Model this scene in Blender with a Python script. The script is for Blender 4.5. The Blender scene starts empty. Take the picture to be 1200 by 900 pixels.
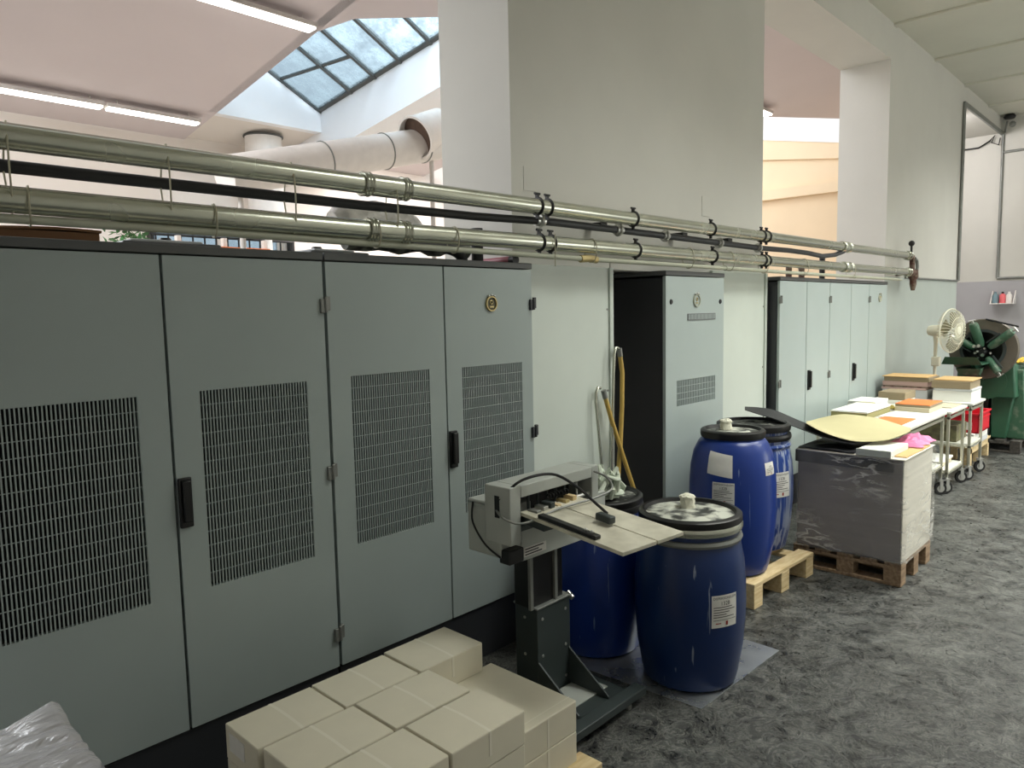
import bpy, bmesh, math, random
from mathutils import Vector, Matrix, noise
random.seed(7)
PI = math.pi
S = bpy.context.scene
C = S.collection
S.view_settings.view_transform = 'Standard'
S.view_settings.look = 'None'
S.view_settings.gamma = 1
S.view_settings.exposure = 0.0
S.view_settings.use_curve_mapping = False
S.cycles.use_denoising = True
S.cycles.max_bounces = 8
S.cycles.diffuse_bounces = 4
S.cycles.transparent_max_bounces = 12

# ------------------------------------------------------------------ materials
def lin(c):
    return tuple(((v / 255 + 0.055) / 1.055) ** 2.4 if v > 10 else v / 255 / 12.92 for v in c)

def nodes(name):
    m = bpy.data.materials.new(name); m.use_nodes = True
    nt = m.node_tree
    return m, nt, nt.nodes['Principled BSDF']

def mat(name, rgb, rough=0.5, metal=0.0, var=0.12, scale=6.0, stretch=(1, 1, 1), bump=0.0, bscale=40.0, rvar=0.0, rgb2=None, lo=0.4, hi=0.6, detail=4.0, coat=0.0, sheen=0.0):
    """painted / plain surface: base colour broken up by noise (or drifting to rgb2), optional bump"""
    m, nt, p = nodes(name)
    L = nt.links.new
    tc = nt.nodes.new('ShaderNodeTexCoord')
    mp = nt.nodes.new('ShaderNodeMapping'); mp.inputs['Scale'].default_value = stretch
    L(tc.outputs['Object'], mp.inputs['Vector'])
    nz = nt.nodes.new('ShaderNodeTexNoise'); nz.inputs['Scale'].default_value = scale; nz.inputs['Detail'].default_value = detail
    L(mp.outputs['Vector'], nz.inputs['Vector'])
    cr = nt.nodes.new('ShaderNodeValToRGB')
    a = lin(rgb)
    if rgb2 is None:
        lo, hi = 0.25, 0.75
        c0 = tuple(v * (1 - var) for v in a); c1 = tuple(min(1, v * (1 + var)) for v in a)
    else:
        c0, c1 = a, lin(rgb2)
    cr.color_ramp.elements[0].position = lo; cr.color_ramp.elements[1].position = hi
    cr.color_ramp.elements[0].color = (*c0, 1); cr.color_ramp.elements[1].color = (*c1, 1)
    L(nz.outputs['Fac'], cr.inputs['Fac']); L(cr.outputs['Color'], p.inputs['Base Color'])
    p.inputs['Roughness'].default_value = rough
    p.inputs['Metallic'].default_value = metal
    p.inputs['Coat Weight'].default_value = coat
    if rvar:
        mr = nt.nodes.new('ShaderNodeMapRange')
        mr.inputs['To Min'].default_value = max(0.02, rough - rvar); mr.inputs['To Max'].default_value = min(1, rough + rvar)
        mr.inputs['From Min'].default_value = 0.3; mr.inputs['From Max'].default_value = 0.7
        L(nz.outputs['Fac'], mr.inputs['Value']); L(mr.outputs['Result'], p.inputs['Roughness'])
    if bump:
        n2 = nt.nodes.new('ShaderNodeTexNoise'); n2.inputs['Scale'].default_value = bscale; n2.inputs['Detail'].default_value = 3
        L(mp.outputs['Vector'], n2.inputs['Vector'])
        b = nt.nodes.new('ShaderNodeBump'); b.inputs['Strength'].default_value = bump; b.inputs['Distance'].default_value = 0.01
        L(n2.outputs['Fac'], b.inputs['Height']); L(b.outputs['Normal'], p.inputs['Normal'])
    return m

def emit(name, rgb, s):
    m, nt, p = nodes(name)
    p.inputs['Base Color'].default_value = (*lin(rgb), 1)
    p.inputs['Emission Color'].default_value = (*lin(rgb), 1)
    p.inputs['Emission Strength'].default_value = s
    return m

def film(name, rgb, clear, rough=0.18, scale=7.0, bump=0.9, stretch=(1, 1, 1), crease=0.5):
    """stretch wrap: mostly clear, shiny, wrinkled, with thin whitish creases"""
    m, nt, p = nodes(name); L = nt.links.new
    p.inputs['Base Color'].default_value = (*lin(rgb), 1); p.inputs['Roughness'].default_value = rough
    tc = nt.nodes.new('ShaderNodeTexCoord'); mp = nt.nodes.new('ShaderNodeMapping'); mp.inputs['Scale'].default_value = stretch
    mp.inputs['Rotation'].default_value = (0.5, 0.35, 0.3)
    L(tc.outputs['Object'], mp.inputs['Vector'])
    n = nt.nodes.new('ShaderNodeTexNoise'); n.inputs['Scale'].default_value = scale; n.inputs['Detail'].default_value = 4; n.inputs['Distortion'].default_value = 0.6
    L(mp.outputs['Vector'], n.inputs['Vector'])
    b = nt.nodes.new('ShaderNodeBump'); b.inputs['Strength'].default_value = bump; b.inputs['Distance'].default_value = 0.015
    L(n.outputs['Fac'], b.inputs['Height']); L(b.outputs['Normal'], p.inputs['Normal'])
    d0 = nt.nodes.new('ShaderNodeMath'); d0.operation = 'SUBTRACT'; d0.inputs[1].default_value = 0.52; L(n.outputs['Fac'], d0.inputs[0])
    d1 = nt.nodes.new('ShaderNodeMath'); d1.operation = 'ABSOLUTE'; L(d0.outputs[0], d1.inputs[0])
    r = nt.nodes.new('ShaderNodeMapRange'); r.inputs['From Min'].default_value = 0.0; r.inputs['From Max'].default_value = 0.05
    r.inputs['To Min'].default_value = min(1, 1 - clear + crease); r.inputs['To Max'].default_value = 1 - clear
    L(d1.outputs[0], r.inputs['Value'])
    n2 = nt.nodes.new('ShaderNodeTexNoise'); n2.inputs['Scale'].default_value = 2.2; L(tc.outputs['Object'], n2.inputs['Vector'])
    r2 = nt.nodes.new('ShaderNodeMapRange'); r2.inputs['From Min'].default_value = 0.40; r2.inputs['From Max'].default_value = 0.58; L(n2.outputs['Fac'], r2.inputs['Value'])
    mxf = nt.nodes.new('ShaderNodeMix'); mxf.data_type = 'FLOAT'; L(r2.outputs[0], mxf.inputs['Factor']); mxf.inputs['A'].default_value = 1 - clear; L(r.outputs[0], mxf.inputs['B'])
    tr = nt.nodes.new('ShaderNodeBsdfTransparent'); mx = nt.nodes.new('ShaderNodeMixShader')
    L(mxf.outputs['Result'], mx.inputs['Fac'])
    L(tr.outputs[0], mx.inputs[1]); L(p.outputs[0], mx.inputs[2])
    L(mx.outputs[0], nt.nodes['Material Output'].inputs['Surface'])
    return m

def floor_material():
    m, nt, p = nodes('black_scuffed_floor'); L = nt.links.new
    tc = nt.nodes.new('ShaderNodeTexCoord')
    n = nt.nodes.new('ShaderNodeTexNoise'); n.inputs['Scale'].default_value = 5.5; n.inputs['Detail'].default_value = 11; n.inputs['Roughness'].default_value = 0.7; n.inputs['Distortion'].default_value = 1.2
    L(tc.outputs['Object'], n.inputs['Vector'])
    n2 = nt.nodes.new('ShaderNodeTexNoise'); n2.inputs['Scale'].default_value = 11; n2.inputs['Detail'].default_value = 8; n2.inputs['Roughness'].default_value = 0.75; n2.inputs['Distortion'].default_value = 2.5
    L(tc.outputs['Object'], n2.inputs['Vector'])
    cr = nt.nodes.new('ShaderNodeValToRGB')
    cr.color_ramp.elements[0].position = 0.40; cr.color_ramp.elements[0].color = (*lin((20, 22, 23)), 1)
    cr.color_ramp.elements[1].position = 0.72; cr.color_ramp.elements[1].color = (*lin((98, 100, 97)), 1)
    L(n.outputs['Fac'], cr.inputs['Fac'])
    # fine scratches: thin iso-lines of a distorted noise
    ab = nt.nodes.new('ShaderNodeMath'); ab.operation = 'SUBTRACT'; ab.inputs[1].default_value = 0.5; L(n2.outputs['Fac'], ab.inputs[0])
    a2 = nt.nodes.new('ShaderNodeMath'); a2.operation = 'ABSOLUTE'; L(ab.outputs[0], a2.inputs[0])
    mr = nt.nodes.new('ShaderNodeMapRange'); mr.inputs['From Min'].default_value = 0.0; mr.inputs['From Max'].default_value = 0.016; mr.inputs['To Min'].default_value = 0.85; mr.inputs['To Max'].default_value = 0
    L(a2.outputs[0], mr.inputs['Value'])
    vo = nt.nodes.new('ShaderNodeTexVoronoi'); vo.inputs['Scale'].default_value = 26; L(tc.outputs['Object'], vo.inputs['Vector'])
    sp = nt.nodes.new('ShaderNodeMapRange'); sp.inputs['From Min'].default_value = 0.03; sp.inputs['From Max'].default_value = 0.09; sp.inputs['To Min'].default_value = 0.9; sp.inputs['To Max'].default_value = 0
    L(vo.outputs['Distance'], sp.inputs['Value'])
    msk = nt.nodes.new('ShaderNodeMath'); msk.operation = 'MAXIMUM'; L(mr.outputs[0], msk.inputs[0]); L(sp.outputs[0], msk.inputs[1])
    m2 = nt.nodes.new('ShaderNodeMath'); m2.operation = 'MULTIPLY'; L(msk.outputs[0], m2.inputs[0]); L(n.outputs['Fac'], m2.inputs[1])
    mx = nt.nodes.new('ShaderNodeMix'); mx.data_type = 'RGBA'; L(m2.outputs[0], mx.inputs['Factor']); L(cr.outputs[0], mx.inputs['A']); mx.inputs['B'].default_value = (*lin((196, 194, 184)), 1)
    L(mx.outputs['Result'], p.inputs['Base Color'])
    rr = nt.nodes.new('ShaderNodeMapRange'); rr.inputs['From Min'].default_value = 0.3; rr.inputs['From Max'].default_value = 0.7; rr.inputs['To Min'].default_value = 0.2; rr.inputs['To Max'].default_value = 0.5
    L(n2.outputs['Fac'], rr.inputs['Value']); L(rr.outputs[0], p.inputs['Roughness'])
    b = nt.nodes.new('ShaderNodeBump'); b.inputs['Strength'].default_value = 0.55; b.inputs['Distance'].default_value = 0.012
    L(n2.outputs['Fac'], b.inputs['Height']); L(b.outputs['Normal'], p.inputs['Normal'])
    return m

def drip_material(name, base, drip, amount, rough=0.32):
    """blue plastic with runs of dried white glue"""
    m, nt, p = nodes(name); L = nt.links.new
    tc = nt.nodes.new('ShaderNodeTexCoord'); mp = nt.nodes.new('ShaderNodeMapping'); mp.inputs['Scale'].default_value = (44, 44, 1.3)
    L(tc.outputs['Object'], mp.inputs['Vector'])
    n = nt.nodes.new('ShaderNodeTexNoise'); n.inputs['Scale'].default_value = 1.0; n.inputs['Detail'].default_value = 5; n.inputs['Distortion'].default_value = 0.25
    L(mp.outputs['Vector'], n.inputs['Vector'])
    mr = nt.nodes.new('ShaderNodeMapRange'); mr.inputs['From Min'].default_value = 1 - amount; mr.inputs['From Max'].default_value = 1 - amount + 0.04
    L(n.outputs['Fac'], mr.inputs['Value'])
    n3 = nt.nodes.new('ShaderNodeTexNoise'); n3.inputs['Scale'].default_value = 4; L(tc.outputs['Object'], n3.inputs['Vector'])
    mm = nt.nodes.new('ShaderNodeMath'); mm.operation = 'MULTIPLY'; L(mr.outputs[0], mm.inputs[0]); L(n3.outputs['Fac'], mm.inputs[1])
    mx = nt.nodes.new('ShaderNodeMix'); mx.data_type = 'RGBA'; mx.inputs['A'].default_value = (*lin(base), 1); mx.inputs['B'].default_value = (*lin(drip), 1)
    L(mm.outputs[0], mx.inputs['Factor']); L(mx.outputs['Result'], p.inputs['Base Color'])
    p.inputs['Roughness'].default_value = rough
    return m

def wood_material(name, c1, c2):
    return mat(name, c1, 0.75, rgb2=c2, scale=9, stretch=(1, 6, 6), lo=0.3, hi=0.7, bump=0.15, bscale=30)

M = {}
M['floor'] = floor_material()
M['hall_floor'] = mat('bounce_hall_floor', (176, 170, 160), 0.6, var=0.05)  # unseen; pale colour chosen to bounce light onto the hall ceiling
M['wall'] = mat('wall_paint_warm_grey', (203, 201, 194), 0.72, var=0.03, scale=2.2, bump=0.04, bscale=25)
M['hall_wall'] = mat('hall_white_paint', (228, 220, 212), 0.8, var=0.02, scale=2)
M['hall_ceil'] = mat('hall_pink_white_ceiling', (210, 199, 199), 0.85, var=0.02, scale=1.5)
M['well'] = mat('skylight_well_white', (240, 240, 242), 0.8, var=0.01)
M['cream'] = mat('cream_hall_end_paint', (236, 214, 182), 0.8, var=0.04, scale=1.5)
M['ceil'] = mat('ceiling_paint', (206, 205, 192), 0.8, var=0.03, scale=2)
M['dado'] = mat('grey_green_dado_paint', (178, 186, 180), 0.4, var=0.04, scale=3)
M['dado2'] = mat('grey_lilac_dado_paint', (170, 168, 172), 0.45, var=0.04, scale=3)
M['panel'] = mat('pale_green_grey_panel', (204, 212, 204), 0.42, var=0.05, scale=2.5)
M['door'] = mat('grey_cabinet_enamel', (156, 167, 165), 0.42, var=0.035, scale=3, bump=0.03, bscale=220)
M['door_far_lit'] = mat('grey_cabinet_enamel_lit', (170, 182, 180), 0.4, var=0.035, scale=3)  # same enamel as door, the stronger light there put into its colour
M['carcass'] = mat('dark_grey_carcass', (46, 48, 52), 0.45, var=0.06)
M['plate'] = mat('dark_grey_top_plate', (84, 86, 86), 0.5, var=0.08)
M['black'] = mat('black_plastic', (16, 16, 17), 0.4, var=0.1)
M['hole'] = mat('dark_filter_mat', (9, 9, 9), 0.95, var=0.3, scale=60)
M['steel'] = mat('galvanised_steel', (192, 194, 180), 0.25, metal=0.85, var=0.05, scale=5, rvar=0.04, detail=2)
M['steel_dull'] = mat('dull_grey_metal', (136, 138, 134), 0.5, metal=0.5, var=0.12, scale=9)
M['chrome'] = mat('bright_zinc', (200, 200, 196), 0.28, metal=0.9, var=0.08)
M['rust'] = mat('rusty_red_brown_fitting', (88, 52, 44), 0.7, rgb2=(120, 104, 90), scale=22)
M['rubber'] = mat('black_rubber', (20, 20, 21), 0.55, var=0.15)
M['pipe_dark'] = mat('dark_grey_hose', (62, 63, 66), 0.5, var=0.15, scale=12)
M['pvc'] = mat('pale_conduit', (176, 178, 160), 0.5, var=0.05)
M['foil'] = mat('crumpled_foil_wrap', (206, 202, 196), 0.4, metal=0.15, var=0.35, scale=14, bump=0.7, bscale=30)
M['dirty'] = mat('grimy_dark_wrap', (50, 52, 44), 0.6, rgb2=(110, 112, 100), scale=20, bump=0.6, bscale=35)
M['wire'] = mat('thin_wire', (176, 172, 150), 0.5, metal=0.3)
M['brown_card'] = mat('brown_corrugated_card', (124, 88, 62), 0.85, var=0.1, scale=8)
M['carton'] = mat('pale_kraft_carton', (214, 208, 188), 0.7, var=0.05, scale=5)
M['tape'] = mat('pale_paper_tape', (224, 219, 202), 0.6, var=0.05)
M['sticker'] = mat('white_sticker', (222, 220, 214), 0.6, var=0.05, scale=30)
M['ink'] = mat('black_print', (26, 26, 28), 0.7)
M['ink_red'] = mat('red_print', (150, 52, 46), 0.7)
M['ink_grey'] = mat('grey_print', (112, 112, 114), 0.7)
M['blue'] = drip_material('blue_drum_plastic', (11, 42, 94), (190, 200, 215), 0.30)
M['blue_clean'] = drip_material('blue_drum_plastic_clean', (20, 52, 130), (150, 170, 205), 0.285)
M['blue_dirty'] = drip_material('blue_drum_plastic_streaked', (32, 64, 136), (196, 204, 216), 0.52)
M['lid'] = mat('black_lid_with_dried_glue', (22, 23, 24), 0.45, rgb2=(190, 192, 182), scale=16, detail=8, lo=0.52, hi=0.66)
M['lid_white'] = mat('lid_crusted_with_glue', (60, 62, 60), 0.5, rgb2=(204, 206, 194), scale=13, detail=8, lo=0.42, hi=0.58)
M['glue'] = mat('dried_white_glue', (226, 224, 206), 0.6, var=0.1, scale=30, bump=0.5, bscale=60)
M['rag'] = mat('pale_green_white_rag', (196, 204, 188), 0.9, var=0.2, scale=18)
M['pallet'] = wood_material('pallet_pine', (196, 170, 124), (220, 200, 158))
M['pallet_old'] = wood_material('weathered_pallet_wood', (120, 96, 72), (160, 136, 108))
M['pallet_dark'] = wood_material('dark_pallet_wood', (44, 42, 40), (80, 76, 70))
M['sheet'] = mat('scratched_zinc_sheet', (184, 188, 190), 0.3, metal=0.75, var=0.15, scale=5, rvar=0.1)
M['mach_grey'] = mat('machine_grey_paint', (172, 176, 170), 0.5, var=0.08, scale=8)
M['mach_dark'] = mat('machine_dark_green_grey', (52, 60, 60), 0.5, var=0.1, scale=7)
M['worn_table'] = mat('worn_steel_table', (190, 186, 168), 0.45, metal=0.0, rgb2=(222, 218, 200), scale=10, lo=0.35, hi=0.65, rvar=0.1)
M['brass'] = mat('pale_brass', (186, 168, 120), 0.4, metal=0.6)
M['load'] = mat('brown_grey_wrapped_board', (120, 114, 112), 0.7, var=0.1, scale=1.5, stretch=(1, 1, 14))
M['load_white'] = mat('white_card_edges', (214, 210, 198), 0.7, var=0.1, scale=1.5, stretch=(1, 1, 40))
M['film'] = film('clear_stretch_film', (220, 218, 212), 0.84, rough=.14, scale=5.0, bump=0.6, stretch=(1, 1, 3.2), crease=.6)
M['film_milky'] = film('milky_stretch_film', (176, 175, 176), 0.10, rough=0.2, scale=9, bump=0.8, stretch=(1, 4.5, 2))
M['beige_sheet'] = mat('beige_board', (192, 184, 142), 0.7, var=0.03)
M['black_sheet'] = mat('black_board', (26, 26, 30), 0.5, var=0.1)
M['kraft'] = mat('tan_kraft_board', (206, 170, 116), 0.75, var=0.06)
M['pink'] = film('pink_plastic_bag', (232, 130, 176), 0.12, rough=0.3, scale=14)
M['paper'] = mat('white_paper', (236, 236, 230), 0.7, var=0.03, scale=3, stretch=(1, 1, 60))
M['paper_cream'] = mat('cream_paper_block', (206, 196, 170), 0.75, var=0.12, scale=4, stretch=(1, 1, 60))
M['paper_yellow'] = mat('yellow_paper', (226, 208, 120), 0.7, var=0.08, scale=4, stretch=(1, 1, 50))
M['paper_olive'] = mat('olive_edged_paper', (150, 144, 96), 0.75, var=0.1, scale=4, stretch=(1, 1, 50))
M['orange'] = mat('orange_card', (240, 128, 66), 0.65, var=0.05)
M['brown_block'] = mat('grey_brown_board', (150, 136, 110), 0.75, var=0.12, stretch=(1, 1, 40), scale=4)
M['pinkish'] = mat('pinkish_board', (190, 160, 152), 0.75, var=0.1, stretch=(1, 1, 40), scale=4)
M['pale_grey'] = mat('pale_grey_board', (198, 200, 202), 0.7, var=0.06, stretch=(1, 1, 40), scale=4)
M['table'] = mat('pale_table_top', (214, 214, 206), 0.45, var=0.05)
M['tube'] = mat('trolley_tube_steel', (190, 188, 172), 0.32, metal=0.7, var=0.1)
M['green'] = mat('machine_green_enamel', (46, 88, 66), 0.4, var=0.12, scale=5)
M['green_worn'] = mat('worn_green_enamel', (58, 96, 74), 0.45, rgb2=(130, 140, 124), scale=12, lo=0.52, hi=0.8)
M['ring'] = mat('cast_ring_brown_grey', (104, 98, 88), 0.5, metal=0.4, var=0.15, scale=8)
M['fan'] = mat('cream_fan_plastic', (222, 220, 200), 0.45, var=0.05)
M['fan_dark'] = mat('smoky_fan_blade', (120, 116, 90), 0.4, var=0.1)
M['red'] = mat('red_crate_plastic', (206, 24, 44), 0.4, var=0.06)
M['box_green'] = mat('mottled_olive_carton', (120, 118, 84), 0.8, rgb2=(90, 84, 64), scale=10)
M['yellow'] = mat('yellow_cloth', (222, 180, 64), 0.8, var=0.12, scale=14)
M['hose_yellow'] = mat('yellow_hose', (196, 164, 84), 0.45, var=0.12, scale=10)
M['duct'] = mat('white_insulated_duct', (232, 226, 220), 0.55, var=0.05, scale=12, bump=0.2, bscale=16)
M['duct_in'] = mat('dark_duct_inside', (96, 76, 64), 0.8, var=0.25, scale=16)
M['lamp_body'] = mat('white_lamp_housing', (200, 194, 188), 0.5)
M['tube_light'] = emit('fluorescent_diffuser', (255, 252, 246), 7.0)
M['frame_dark'] = mat('dark_skylight_bar', (84, 86, 84), 0.5, metal=0.3)
M['plant'] = mat('green_leaf', (62, 112, 60), 0.6, var=0.4, scale=25)
M['pot'] = mat('terracotta', (150, 92, 70), 0.8)
M['blue_bottle'] = mat('grey_blue_bottle', (116, 142, 152), 0.4)
M['red_bottle'] = mat('red_bottle_plastic', (226, 104, 110), 0.4)
M['white_bottle'] = mat('white_plastic', (236, 230, 226), 0.4)
M['maroon'] = mat('dull_maroon_tube', (150, 82, 92), 0.5)
M['badge'] = mat('dark_olive_badge', (82, 78, 56), 0.5, var=0.2, scale=60)

def glass():
    m, nt, p = nodes('dusty_skylight_glass'); L = nt.links.new
    tl = nt.nodes.new('ShaderNodeBsdfTranslucent'); tl.inputs['Color'].default_value = (0.50, 0.58, 0.61, 1)
    tr = nt.nodes.new('ShaderNodeBsdfTransparent'); tr.inputs['Color'].default_value = (0.64, 0.71, 0.75, 1)
    mx = nt.nodes.new('ShaderNodeMixShader')
    tc = nt.nodes.new('ShaderNodeTexCoord'); n = nt.nodes.new('ShaderNodeTexNoise'); n.inputs['Scale'].default_value = 3.5; n.inputs['Detail'].default_value = 9; n.inputs['Roughness'].default_value = 0.75
    L(tc.outputs['Object'], n.inputs['Vector'])
    r = nt.nodes.new('ShaderNodeMapRange'); r.inputs['From Min'].default_value = 0.38; r.inputs['From Max'].default_value = 0.75; r.inputs['To Min'].default_value = 0.05; r.inputs['To Max'].default_value = 0.8
    L(n.outputs['Fac'], r.inputs['Value']); L(r.outputs[0], mx.inputs['Fac'])
    L(tr.outputs[0], mx.inputs[1]); L(tl.outputs[0], mx.inputs[2]); L(mx.outputs[0], nt.nodes['Material Output'].inputs['Surface'])
    return m
M['glass'] = glass()

# ------------------------------------------------------------------ mesh builder
ORG = {}     # root empties that take WORLD coordinates -> their location
def root_of(o):
    while o.parent is not None: o = o.parent
    return o

class B:
    def __init__(s): s.bm = bmesh.new()
    def box(s, x0, x1, y0, y1, z0, z1):
        v = [s.bm.verts.new(p) for p in ((x0, y0, z0), (x1, y0, z0), (x1, y1, z0), (x0, y1, z0), (x0, y0, z1), (x1, y0, z1), (x1, y1, z1), (x0, y1, z1))]
        for f in ((3, 2, 1, 0), (4, 5, 6, 7), (0, 1, 5, 4), (1, 2, 6, 5), (2, 3, 7, 6), (3, 0, 4, 7)): s.bm.faces.new([v[i] for i in f])
        return s
    def obox(s, c, ex, ey, ez):
        """box from centre and three half-axis vectors"""
        c, ex, ey, ez = map(Vector, (c, ex, ey, ez))
        v = [s.bm.verts.new(c + ex * a + ey * b + ez * d) for d in (-1, 1) for a, b in ((-1, -1), (1, -1), (1, 1), (-1, 1))]
        for f in ((3, 2, 1, 0), (4, 5, 6, 7), (0, 1, 5, 4), (1, 2, 6, 5), (2, 3, 7, 6), (3, 0, 4, 7)): s.bm.faces.new([v[i] for i in f])
        return s
    def hexa(s, pts):
        v = [s.bm.verts.new(p) for p in pts]
        for f in ((3, 2, 1, 0), (4, 5, 6, 7), (0, 1, 5, 4), (1, 2, 6, 5), (2, 3, 7, 6), (3, 0, 4, 7)): s.bm.faces.new([v[i] for i in f])
        return s
    def prism(s, poly, a, b, axis='z'):
        def P(u, v, w): return {'z': (u, v, w), 'y': (u, w, v), 'x': (w, u, v)}[axis]
        lo = [s.bm.verts.new(P(u, v, a)) for u, v in poly]; hi = [s.bm.verts.new(P(u, v, b)) for u, v in poly]
        n = len(poly)
        s.bm.faces.new(lo[::-1]); s.bm.faces.new(hi)
        for i in range(n): s.bm.faces.new((lo[i], lo[(i + 1) % n], hi[(i + 1) % n], hi[i]))
        return s
    def tube(s, pts, r, seg=10, closed=False, cap=True):
        pts = [Vector(p) for p in pts]; n = len(pts)
        rs = r if isinstance(r, (list, tuple)) else [r] * n
        rings = []; up = None
        for i in range(n):
            if closed: t = pts[(i + 1) % n] - pts[i - 1]
            else: t = pts[min(i + 1, n - 1)] - pts[max(i - 1, 0)]
            t = t.normalized() if t.length > 1e-9 else Vector((0, 0, 1))
            if up is None:
                up = Vector((0, 0, 1)) if abs(t.z) < 0.9 else Vector((1, 0, 0))
            a = t.cross(up)
            if a.length < 1e-6: a = t.cross(Vector((0.3, 1, 0.2)))
            a.normalize(); b = a.cross(t).normalized(); up = b
            rings.append([s.bm.verts.new(pts[i] + (a * math.cos(2 * PI * k / seg) + b * math.sin(2 * PI * k / seg)) * rs[i]) for k in range(seg)])
        m = n if closed else n - 1
        for i in range(m):
            A, D = rings[i], rings[(i + 1) % n]
            for k in range(seg): s.bm.faces.new((A[k], A[(k + 1) % seg], D[(k + 1) % seg], D[k]))
        if not closed and cap:
            s.bm.faces.new(rings[0][::-1]); s.bm.faces.new(rings[-1])
        return s
    def cyl(s, p0, p1, r, seg=16, r1=None):
        return s.tube([p0, p1], [r, r if r1 is None else r1], seg)
    def ring(s, c, axis, R, r, seg=32, tseg=8, squash=1.0):
        c = Vector(c); axis = Vector(axis).normalized()
        u = axis.cross(Vector((0, 0, 1)))
        if u.length < 1e-4: u = Vector((1, 0, 0))
        u.normalize(); v = axis.cross(u).normalized()
        return s.tube([c + u * (R * math.cos(2 * PI * k / seg)) + v * (R * math.sin(2 * PI * k / seg) * squash) for k in range(seg)], r, tseg, closed=True)
    def lathe(s, prof, c=(0, 0, 0), seg=48, axis=None):
        c = Vector(c)
        if axis is None: ax, u, v = Vector((0, 0, 1)), Vector((1, 0, 0)), Vector((0, 1, 0))
        else:
            ax = Vector(axis).normalized(); u = ax.cross(Vector((0, 0, 1)))
            if u.length < 1e-4: u = Vector((1, 0, 0))
            u.normalize(); v = ax.cross(u).normalized()
        rings = []
        for r, z in prof:
            if r < 1e-6: rings.append([s.bm.verts.new(c + ax * z)])
            else: rings.append([s.bm.verts.new(c + ax * z + u * (r * math.cos(2 * PI * k / seg)) + v * (r * math.sin(2 * PI * k / seg))) for k in range(seg)])
        for A, D in zip(rings, rings[1:]):
            for k in range(seg):
                j = (k + 1) % seg
                if len(A) == 1 and len(D) > 1: s.bm.faces.new((A[0], D[j], D[k]))
                elif len(D) == 1 and len(A) > 1: s.bm.faces.new((A[k], A[j], D[0]))
                elif len(A) > 1: s.bm.faces.new((A[k], A[j], D[j], D[k]))
        return s
    def grid(s, f, nu, nv, thick=0.0):
        V = [[s.bm.verts.new(f(i / nu, j / nv)) for j in range(nv + 1)] for i in range(nu + 1)]
        F = [s.bm.faces.new((V[i][j], V[i + 1][j], V[i + 1][j + 1], V[i][j + 1])) for i in range(nu) for j in range(nv)]
        if thick:
            bmesh.ops.recalc_face_normals(s.bm, faces=F)
            bmesh.ops.solidify(s.bm, geom=F, thickness=thick)
        return s
    def blob(s, c, r, sc=(1, 1, 1), amp=0.25, fr=3.0, seed=0, sub=3):
        g = bmesh.ops.create_icosphere(s.bm, subdivisions=sub, radius=1.0)
        c = Vector(c)
        for v in g['verts']:
            d = v.co.normalized(); k = 1 + amp * noise.fractal(d * fr + Vector((seed * 7.1, seed * 3.3, 0)), 1.0, 2.0, 3)
            v.co = c + Vector((d.x * sc[0], d.y * sc[1], d.z * sc[2])) * (r * k)
        return s
    def obj(s, name, m, parent=None, bevel=0.0, seg=2, smooth=40, label=None, recalc=True):
        if recalc: bmesh.ops.recalc_face_normals(s.bm, faces=s.bm.faces)
        me = bpy.data.meshes.new(name)
        if parent is not None:
            rt = root_of(parent)
            if rt in ORG: bmesh.ops.translate(s.bm, verts=s.bm.verts, vec=-ORG[rt])
            off = None
        else:
            xs = [v.co for v in s.bm.verts]
            off = Vector(((min(p.x for p in xs) + max(p.x for p in xs)) / 2, (min(p.y for p in xs) + max(p.y for p in xs)) / 2, min(p.z for p in xs)))
            bmesh.ops.translate(s.bm, verts=s.bm.verts, vec=-off)
        s.bm.to_mesh(me); s.bm.free()
        me.materials.append(M[m] if isinstance(m, str) else m)
        if smooth:
            me.polygons.foreach_set('use_smooth', [True] * len(me.polygons)); me.set_sharp_from_angle(angle=math.radians(smooth))
        o = bpy.data.objects.new(name, me); C.objects.link(o)
        if off is not None: o.location = off
        if parent is not None: o.parent = parent
        if bevel:
            md = o.modifiers.new('bevel', 'BEVEL'); md.width = bevel; md.segments = seg; md.limit_method = 'ANGLE'; md.angle_limit = math.radians(50)
        if label: o['label'] = label
        return o

def tag(o, label, cat, group=None):
    o['label'] = label; o['category'] = cat
    if group: o['group'] = group
    return o
def thing(name, label, cat, loc, rz=0.0, group=None, local=False):
    o = bpy.data.objects.new(name, None); C.objects.link(o)
    o.location = loc; o.rotation_euler = (0, 0, rz); o.empty_display_size = 0.1
    tag(o, label, cat, group)
    if not local: ORG[o] = Vector(loc)
    return o
def dup(root, loc, rz, label, group=None):
    r = root.copy(); C.objects.link(r); r.location = loc; r.rotation_euler = (0, 0, rz); r['label'] = label
    if group: r['group'] = group
    for ch in list(root.children):
        c = ch.copy(); C.objects.link(c); c.parent = r
        for g in list(ch.children):
            d = g.copy(); C.objects.link(d); d.parent = c
    return r
def struct(o):
    o['kind'] = 'structure'; return o

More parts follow.
